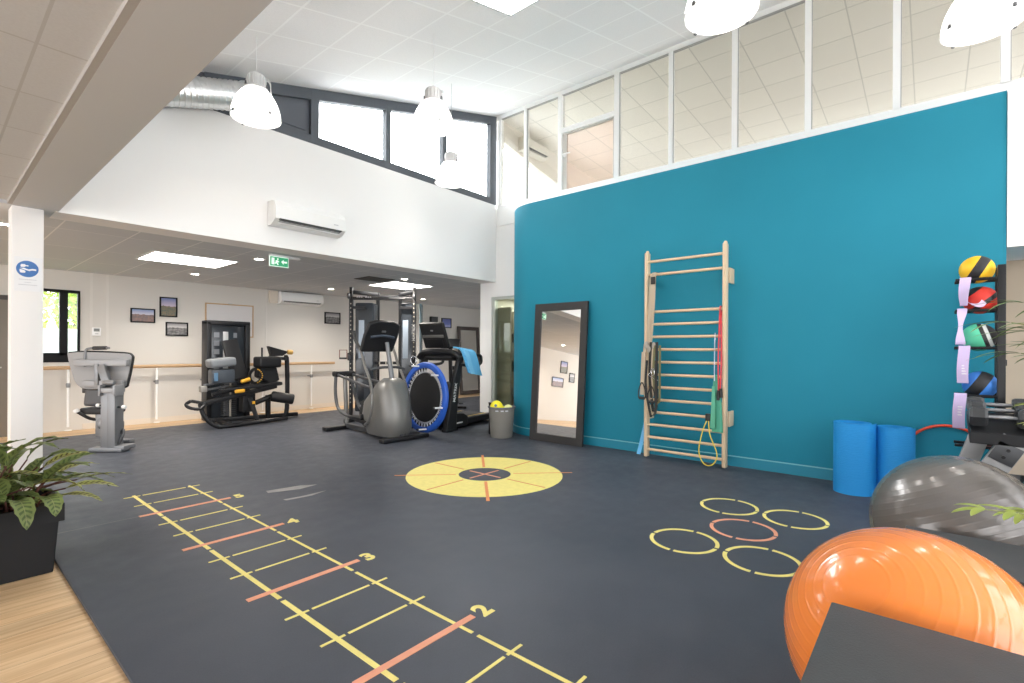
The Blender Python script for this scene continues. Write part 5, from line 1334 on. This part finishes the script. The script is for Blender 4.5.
# ================================================================ PLANTER WITH PRAYER PLANT (left foreground)
t = thing('potted_plant', 'leafy prayer plant in a dark rectangular planter at the left edge', 'potted plant', (0, 4.2, -.022))
pl_m = mat('anthracite_planter', (.013, .0135, .015), .6, spec=.25, bump=.05, bscale=200)
x0, x1, y0, y1 = -.75, .512, 4.005, 4.42
m = MB()
vs = [(x0, y0, -.022), (x1, y0, -.022), (x1, y1, -.022), (x0, y1, -.022), (x0 - .02, y0 - .018, .29), (x1 + .022, y0 - .018, .29), (x1 + .022, y1 + .018, .29), (x0 - .02, y1 + .018, .29)]
m.add(vs, [(3, 2, 1, 0), (4, 5, 6, 7), (0, 1, 5, 4), (1, 2, 6, 5), (2, 3, 7, 6), (3, 0, 4, 7)]); m.build('planter_body', pl_m, t, bev=.006)
m = MB(); a0, a1, b0, b1 = x0 - .04, x1 + .044, y0 - .038, y1 + .038
for lo, hi in (((a0, b0), (a1, b0 + .022)), ((a0, b1 - .022), (a1, b1)), ((a0, b0 + .022), (a0 + .022, b1 - .022)), ((a1 - .022, b0 + .022), (a1, b1 - .022))): m.span((lo[0], lo[1], .285), (hi[0], hi[1], .388))
m.build('planter_rim', pl_m, t)
m = MB(); m.span((a0 + .02, b0 + .02, .30), (a1 - .02, b1 - .02, .345)); m.build('potting_soil', mat('dark_soil', (.035, .024, .016), .95, bump=.8, bscale=60), t)
def leaf_mat(name, dark, light, edge):
    m = mat(name, dark, .45, spec=.4); k = NT(m)
    uv = k.n('ShaderNodeUVMap'); uv.uv_map = 'leaf'; x, y, z = k.xyz(uv.outputs[0])[0:3]
    ax_ = k.math('ABSOLUTE', k.math('SUBTRACT', x, .5))
    s_ = k.math('SINE', k.math('MULTIPLY', k.math('SUBTRACT', y, k.math('MULTIPLY', ax_, .22)), 62.0))
    blot = k.math('MULTIPLY', k.math('GREATER_THAN', s_, .15), k.math('LESS_THAN', ax_, .34))
    c = k.mix(blot, tuple(light), tuple(dark))
    c = k.mix(k.math('LESS_THAN', ax_, .022), c, tuple(edge))
    c = k.mix(1.0, c, k.rng(k.noise(k.pos(), 14, 3), .3, .7, .75, 1.25), 'MULTIPLY')
    k.l(c, k.b.inputs['Base Color'])
    trn = k.n('ShaderNodeBsdfTranslucent'); k.l(c, trn.inputs[0]); mxs = k.n('ShaderNodeMixShader'); mxs.inputs[0].default_value = .22
    k.l(k.b.outputs[0], mxs.inputs[1]); k.l(trn.outputs[0], mxs.inputs[2]); k.l(mxs.outputs[0], m.node_tree.nodes['Material Output'].inputs['Surface'])
    return m
class Leaves(MB):
    def __init__(s): super().__init__(); s.uv = []
    def leaf(s, base, d, L_, W, droop, roll, wave=.0, taper=.9, fold=.25, n=12, m_=4):
        d = V(d).normalized(); side = d.cross(V((0, 0, 1)))
        side = side.normalized() if side.length > .05 else V((1, 0, 0))
        side = Matrix.Rotation(roll, 3, d) @ side
        pos = V(base); vs = []; b = len(s.v)
        st = L_ / n; dd = d.copy(); pitch_ax = dd.cross(V((0, 0, 1)))
        pitch_ax = pitch_ax.normalized() if pitch_ax.length > .05 else V((1, 0, 0))
        for i in range(n + 1):
            u = i / n
            wd = W * (math.sin(PI * min(1, u ** .85)) ** taper) * (1 + wave * math.sin(u * 30)) + .0008
            nrm = side.cross(dd).normalized()
            for j in range(m_ + 1):
                v = j / m_ * 2 - 1
                p = pos + side * (wd / 2 * v) + nrm * (fold * wd / 2 * abs(v) + wave * .5 * W * abs(v) * math.sin(u * 26 + v))
                s.v.append(tuple(p)); s.uv.append((j / m_, u))
            pos = pos + dd * st
            dd = (Matrix.Rotation(-droop / n, 3, pitch_ax) @ dd).normalized()
        for i in range(n):
            for j in range(m_):
                a = b + i * (m_ + 1) + j; s.f.append((a, a + 1, a + m_ + 2, a + m_ + 1))
        return s
    def build(s, name, mt, parent=None):
        o = super().build(name, mt, parent, ang=180)
        ul = o.data.uv_layers.new(name='leaf')
        for lp in o.data.loops: ul.data[lp.index].uv = s.uv[lp.vertex_index]
        return o
lm_a = leaf_mat('prayer_plant_leaf', (.085, .125, .040), (.185, .235, .075), (.24, .27, .11))
lm_b = leaf_mat('prayer_plant_leaf_yellow', (.10, .085, .025), (.34, .36, .10), (.40, .36, .12))
stem_m = mat('reddish_stem', (.10, .035, .025), .5)
rn = random.Random(11)
lv = Leaves(); lv2 = Leaves(); st_ = MB()
# (tip direction azimuth in world, elevation, stem length, leaf length, width, droop)
def frond(root, az, el, sl, ll, lw, dr, yellow=False, roll=0):
    d = V((math.cos(az) * math.cos(el), math.sin(az) * math.cos(el), math.sin(el)))
    r_ = V(root); mid = r_ + d * sl * .5 + V((0, 0, sl * .12)); tip = r_ + d * sl
    st_.tube([r_, mid, tip], [.006, .004], 6, smooth=4)
    dl = (d + V((0, 0, -.15))).normalized()
    (lv2 if yellow else lv).leaf(tip, dl, ll, lw, dr, roll, wave=.10, taper=.75)
for i in range(190):
    az = rn.uniform(-PI, PI); el = rn.uniform(.45, 1.35)
    root = (rn.uniform(-.30, .42) if i % 3 else rn.uniform(-.62, .2), rn.uniform(4.08, 4.34), .34)
    frond(root, az, el, rn.uniform(.06, .32), rn.uniform(.20, .33), rn.uniform(.075, .11), rn.uniform(.9, 2.0), i % 7 == 0, rn.uniform(-.6, .6))
# hanging leaves over the front rim
for (x, z0, ll) in ((.44, .40, .22), (.33, .40, .30), (.24, .44, .28), (.14, .4, .26), (-.02, .42, .25), (-.3, .4, .22)):
    frond((x, 4.05, .36), -PI / 2 + rn.uniform(-.3, .3), .7, .12, ll, .095, 2.3)
# long yellowing fronds reaching right
for (x, y, az, el, sl, ll, w_, dr, rl) in ((.36, 4.30, .30, .62, .26, .26, .05, .9, .2), (.38, 4.28, -.10, .55, .24, .28, .055, 1.1, -.2), (.40, 4.22, -.35, .45, .22, .28, .055, .9, .3),
                                     (.34, 4.34, .62, .70, .28, .26, .055, .8, -.3), (.40, 4.16, -.60, .40, .18, .25, .06, 1.0, .1), (.30, 4.32, .10, .80, .30, .28, .06, 1.2, .4), (.36, 4.30, -.05, .36, .32, .30, .05, .6, -.1)):
    frond((x, y, .34), az, el, sl, ll, w_, dr, True, rl)
lv.build('foliage', lm_a, t); lv2.build('yellowing_foliage', lm_b, t); st_.build('stems', stem_m, t)

# ================================================================ BAMBOO PALM (right edge, pot outside the frame)
t = thing('potted_palm', 'thin leaved palm reaching in from the right edge, in front of the dumbbells', 'potted plant', (3.55, -1.55, 0))
pc = V((3.55, -1.55, 0))
m = MB(); m.lathe([(0, .0), (.15, .0), (.20, .38), (.21, .40), (.19, .40), (.18, .36), (0, .35)], pc, seg=32); m.build('pot', pl_m, t)
m = MB(); m.lathe([(0, .362), (.178, .362), (.178, .34), (0, .34)], pc, seg=24); m.build('soil', mat('dark_soil', (.035, .024, .016), .95), t)
pal = Leaves(); pst = MB(); pal2 = Leaves()
rn = random.Random(21)
def palm(root, az, el, L_, n, ll, lw, curve, yl=False):
    d = V((math.cos(az) * math.cos(el), math.sin(az) * math.cos(el), math.sin(el))); p = V(root); pts = [p.copy()]
    ax_ = d.cross(V((0, 0, 1))).normalized(); N = 14
    for i in range(N):
        p = p + d * (L_ / N); d = Matrix.Rotation(-curve / N, 3, ax_) @ d; pts.append(p.copy())
        if i > N - n - 1:
            for s_ in (-1, 1):
                e = (d * .9 + ax_ * s_ * .75 + V((0, 0, rn.uniform(-.05, .25)))).normalized()
                (pal2 if yl else pal).leaf(p, e, ll * rn.uniform(.8, 1.15), lw, rn.uniform(.4, 1.1), 0, taper=.6, n=8, m_=2)
    (pal2 if yl else pal).leaf(p, d, ll, lw, .5, 0, taper=.6, n=8, m_=2)
    pst.tube(pts, [.009, .003], 6)
for az, el, L_, c_ in ((1.60, 1.27, 1.74, 1.15), (1.75, 1.30, 1.66, 1.20), (1.45, 1.27, 1.60, 1.25), (1.55, 1.22, 1.50, 1.0), (1.70, 1.22, 1.42, .95), (1.50, 1.33, 1.80, 1.15), (1.2, 1.38, 1.70, .7), (2.4, 1.32, 1.30, 1.1), (-1.2, 1.2, 1.4, 1.0), (-2.2, 1.2, 1.3, 1.0), (.2, 1.25, 1.5, .9), (-.5, 1.2, 1.4, 1.0), (3.0, 1.2, 1.2, 1.0)):
    palm(pc + V((rn.uniform(-.06, .06), rn.uniform(-.06, .06), .36)), az, el, L_, 12, .22, .020, c_)
for az, el, L_, c_ in ((1.70, 1.05, 1.35, 1.0), (1.55, .95, 1.25, .9), (2.05, .34, 1.52, .30), (1.85, .80, 1.15, 1.0), (1.95, .42, 1.30, .45)):
    palm(pc + V((0, .05, .36)), az, el, L_, 4, .13, .034, c_, True)
pal.build('fronds', mat('palm_green', (.13, .22, .05), .45), t); pal2.build('broad_leaves', mat('palm_yellow_green', (.30, .36, .06), .45), t); pst.build('stems', mat('palm_stem', (.22, .24, .08), .5), t)

# ================================================================ BACK WALL FITTINGS
oak = mat('oak_handrail', (.50, .33, .18), .4, var=.06, vscale=6, stretch=(1, 6, 6))
t = thing('ballet_barre', 'wooden barre rail on white brackets along the back cream wall', 'barre', (3.6, YF - .15, 0))
m = MB(); m.tube([(1.15, YF - .16, 1.0), (6.1, YF - .16, 1.0)], .030, 14); m.build('rail', oak, t)
for x in (1.5, 2.68, 3.42, 4.5, 5.55):
    m = MB(); m.tube([(x, YF - .16, .97), (x, YF - .16, .06)], .016, 10); m.cyl((x, YF - .16, 0), (x, YF - .16, .014), .05, 18, .004); bk = m.build('post', white_alu, t)
    m = MB(); m.tube([(x, YF, .72), (x, YF - .15, .72)], .012, 8); m.box((x, YF - .16, .72), (.05, .05, .07), None, .008); m.build('clamp', mat('grey_clamp', (.30, .30, .30), .4, metal=.5), bk)
t = thing('whiteboard', 'wood framed whiteboard on the back wall behind the leg machine tower', 'whiteboard', (3.93, YF - .02, 1.54))
m = MB(); m.span((3.51, YF - .014, 1.56), (4.355, YF - .002, 2.175)); m.build('board_surface', mat('whiteboard_enamel', (.68, .66, .66), .3), t)
m = MB()
for lo, hi in (((3.49, 1.54), (4.375, 1.562)), ((3.49, 2.172), (4.375, 2.195)), ((3.49, 1.562), (3.512, 2.172)), ((4.353, 1.562), (4.375, 2.172))): m.span((lo[0], YF - .022, lo[1]), (hi[0], YF - .001, hi[1]))
m.build('frame', oak, t)
m = MB(); m.box((3.93, YF - .028, 2.20), (.07, .02, .02), None, .003); m.build('hook_clip', grey_alu, t)
t = thing('thermostat', 'small white thermostat between the window and the pictures', 'thermostat', (1.872, YF - .02, 1.52))
m = MB(); m.span((1.815, YF - .028, 1.52), (1.93, YF, 1.655), .006); m.build('housing', white_alu, t)
m = MB(); m.span((1.835, YF - .031, 1.59), (1.91, YF - .027, 1.64)); m.build('display', mat('lcd_grey', (.16, .17, .16), .3), t)
m = MB(); m.span((1.85, YF - .031, 1.545), (1.895, YF - .027, 1.562)); m.build('button', mat('ac_grey_print', (.55, .55, .56), .5), t)
def photo_mat(name, sky0, sky1, land0, land1, hz, sc_):
    m = mat(name, land0, .35); k = NT(m); x, y, z = k.xyz(k.pos('Generated'))[0:3]
    n = k.noise(k.pos('Generated'), sc_, 6, .65)
    hh = k.math('ADD', hz, k.math('MULTIPLY', k.math('SUBTRACT', k.noise(k.pos('Generated'), 4, 4), .5), .25))
    sky = k.mix(k.rng(z, hz, 1, 0, 1), tuple(sky0), tuple(sky1))
    land = k.mix(k.rng(n, .35, .65, 0, 1), tuple(land0), tuple(land1))
    k.l(k.mix(k.math('GREATER_THAN', z, hh), land, sky), k.b.inputs['Base Color']); return m
def picture(x0, x1, z0, z1, label, pm, y=YF, fw=.022):
    t = thing('framed_picture', label, 'picture', ((x0 + x1) / 2, y - .02, z0), 'framed landscape photographs on the back wall')
    m = MB()
    for lo, hi in (((x0, z0), (x1, z0 + fw)), ((x0, z1 - fw), (x1, z1)), ((x0, z0 + fw), (x0 + fw, z1 - fw)), ((x1 - fw, z0 + fw), (x1, z1 - fw))): m.span((lo[0], y - .028, lo[1]), (hi[0], y - .001, hi[1]), .002)
    m.build('frame', black_frame, t)
    m = MB(); m.span((x0 + fw - .004, y - .016, z0 + fw - .004), (x1 - fw + .004, y - .006, z1 - fw + .004)); m.build('print', pm, t)
ph1 = photo_mat('coast_photo', (.55, .52, .60), (.18, .26, .48), (.30, .16, .12), (.10, .09, .10), .58, 7)
ph2 = photo_mat('valley_photo', (.55, .45, .55), (.14, .20, .42), (.26, .18, .10), (.07, .12, .10), .55, 9)
ph3 = photo_mat('monochrome_photo', (.60, .58, .58), (.20, .19, .20), (.05, .05, .05), (.30, .29, .29), .60, 6)
picture(2.33, 2.69, 1.765, 2.015, 'landscape picture with reddish ground, leftmost of the trio beside the window', ph1)
picture(2.755, 3.03, 1.885, 2.245, 'upright portrait picture of blue sky and valley, top of the trio', ph2)
picture(2.85, 3.205, 1.545, 1.795, 'black and white landscape picture, lowest of the trio', ph3)
picture(5.94, 6.33, 1.90, 2.165, 'black and white picture just left of the cable tower', ph3)
picture(9.50, 9.87, 1.935, 2.215, 'small blue picture on the far wall above the treadmill', photo_mat('blue_photo', (.10, .14, .45), (.05, .07, .30), (.12, .16, .50), (.40, .42, .60), .3, 8))
picture(-4.15, -3.70, 1.76, 2.21, 'upper upright picture seen only in the standing mirror', ph2)
picture(-3.95, -3.22, 1.22, 1.57, 'lower wide picture seen only in the standing mirror', ph1)
picture(-4.70, -4.34, 1.46, 1.82, 'picture cut by the mirror edge, seen only in the standing mirror', ph3)
t = thing('wall_speaker', 'small plain black box on the far wall above the treadmill console', 'speaker', (9.18, YF - .05, 2.08))
m = MB(); m.span((9.06, YF - .09, 2.08), (9.30, YF, 2.23), .008); m.build('cabinet', mblk2, t)
m = MB(); m.span((9.075, YF - .094, 2.095), (9.285, YF - .088, 2.215)); m.build('grille', mblk, t)
t = thing('wall_bracket', 'narrow dark framed panel edge beside the cable tower', 'panel', (6.58, YF - .03, 1.9)) if 0 else None

# sign on the column
t = thing('hand_washing_sign', 'white paper sign with a round blue hand washing symbol on the white column', 'sign', (.60, 6.09, 1.82))
SY = 6.10
m = MB(); m.span((.517, SY - .0035, 1.815), (.695, SY - .0005, 2.115)); m.build('paper', mat('white_paper', (.80, .81, .83), .6), t)
bl = mat('sign_blue', lin(58, 110, 175), .5)
m = MB(); m.lathe([(0, .0015), (.071, .0015), (.072, 0)], (.600, SY - .0035, 2.012), (0, -1, 0), 48); dsc = m.build('blue_disc', bl, t)
def sf(u, v): return V((.600 + u, SY - .0052, 2.012 + v))
m = MB()
m.prism([sf(-.045, .030), sf(-.038, .040), (sf(-.016, .040)), sf(-.012, .032), sf(.006, .032), sf(.006, .022), sf(-.010, .024), sf(-.020, .014), sf(-.042, .014)], (0, -.001, 0))
m.prism([sf(-.050, .004), sf(-.022, .008), sf(.006, -.004), sf(.030, .004), sf(.056, .002), sf(.056, -.012), sf(.030, -.010), sf(.012, -.018), sf(-.018, -.008)], (0, -.001, 0))
m.prism([sf(-.050, -.006), sf(-.024, -.010), sf(-.012, -.022), sf(-.016, -.036), sf(-.044, -.036), sf(-.050, -.024)], (0, -.001, 0))
m.build('hand_pictogram', mat('sign_white', (.82, .83, .85), .5), dsc)
m = MB()
for z, w_ in ((1.918, .115), (1.893, .045), (1.872, .12)):
    n = int(w_ / .012)
    for i in range(n): m.box((.602 - w_ / 2 + (i + .5) * w_ / n, SY - .004, z), (.008, .001, .005))
m.build('small_lettering', mat('faded_grey_print', (.42, .43, .47), .6), t)

# bucket of balls
bc = V((5.665, 4.965, 0))
t = thing('ball_bucket', 'grey plastic bin of yellow balls at the corner of the teal wall', 'bin', bc)
m = MB(); m.lathe([(0, .0), (.160, .0), (.166, .008), (.194, .43), (.205, .44), (.207, .455), (.199, .46), (.190, .45), (.158, .03), (0, .025)], bc, seg=40); m.build('bin_body', mat('taupe_grey_plastic', (.20, .19, .17), .55), t)
m = MB()
for a in (3.5, 3.9, 4.25): m.box(bc + V((.199 * math.cos(a), .199 * math.sin(a), .41)), (.012, .045, .018), Matrix.Rotation(a, 3, 'Z'), .003)
m.build('rim_stickers', mat('pale_sticker', (.55, .56, .62), .5), t)
m = MB(); m.lathe([(.199, .452), (.212, .452), (.212, .463), (.199, .463)], bc, seg=40, closed=True); m.build('rim', mat('slate_rim', (.12, .13, .19), .5), t)
ylw = mat('yellow_ball_vinyl', lin(246, 232, 46), .5); pale = mat('pale_yellow_ball_vinyl', lin(240, 238, 170), .5)
for (dx, dy, dz, r, mt_, lab) in ((-.055, .055, .455, .095, ylw, 'largest yellow ball, with a small dark mark, in the grey bin'), (.070, -.070, .42, .070, pale, 'pale yellow ball at the right of the grey bin'),
                                  (.090, .065, .400, .058, ylw, 'yellow ball at the back of the grey bin'), (-.065, -.085, .40, .054, ylw, 'small yellow ball low at the front of the grey bin')):
    m = MB(); m.ball((0, 0, 0), r, 28, 16); o = m.build('play_ball', mt_, None, ang=180); o.location = bc + V((dx, dy, dz)); tag(o, lab, 'ball', 'balls in the grey bin')
    if r > .09:
        q = V((-.80, -.52, .30)).normalized()
        m = MB(); m.lathe([(0, .003), (.020, .003), (.022, -.002)], bc + V((dx, dy, dz)) + q * (r - .0012), q, 16); m.build('dark_mark', mat('blue_grey_mark', (.10, .16, .24), .5), o)
t = thing('black_board', 'thin black board wedged between the treadmill and the grey bin', 'board', (5.60, 5.24, 0))
m = MB(); m.box((5.72, 5.235, .24), (.02, .10, .48), Matrix.Rotation(-.2, 3, 'Z'), .008); m.build('board', mblk2, t)
m = MB(); m.box((5.72, 5.235, .485), (.026, .11, .02), Matrix.Rotation(-.2, 3, 'Z'), .006); m.build('edge_strip', mblk, t)

# shelf seen through the glass door
t = thing('storage_shelf', 'dim storage shelf with boxes behind the glass door', 'shelf', (7.7, 6.1, 0))
sw = mat('shelf_brown', (.36, .31, .25), .6)
for i, x in enumerate((6.92, 8.53)):
    m = MB(); m.span((x, 5.86, -.02), (x + .04, 6.32, 2.1)); m.build('side_panel', sw, t)
for z in (.12, .62, 1.12, 1.62):
    m = MB(); m.span((6.96, 5.86, z), (8.53, 6.32, z + .03)); m.build('shelf_board', sw, t)
cols = ((.30, .20, .13), (.42, .40, .36), (.12, .10, .10), (.36, .28, .20), (.45, .42, .30))
rn = random.Random(9); names = ['tan', 'grey', 'dark', 'brown', 'sand']
pos_ = ['left', 'middle', 'right']; lev = ['bottom', 'second', 'third', 'top']
for li, z in enumerate((.15, .65, 1.15, 1.65)):
    for j in range(3):
        ci = (li * 3 + j * 2) % 5; w_ = rn.uniform(.32, .44); h_ = rn.uniform(.22, .36); xx = 7.23 + j * .51
        b = thing('storage_box', '%s storage box, %s on the %s shelf behind the glass door' % (names[ci], pos_[j], lev[li]), 'box', (xx, 6.08, z), 'boxes on the storage shelf')
        m = MB(); m.box((xx, 6.08, z + .003 + h_ / 2), (w_, .36, h_), None, .008); m.build('box_body', mat('box_' + names[ci], cols[ci], .7), b)
        m = MB(); m.box((xx, 6.08, z + h_ + .012), (w_ + .012, .372, .026), None, .006); m.build('box_lid', mat('box_lid_' + names[ci], tuple(c * .8 for c in cols[ci]), .7), b)
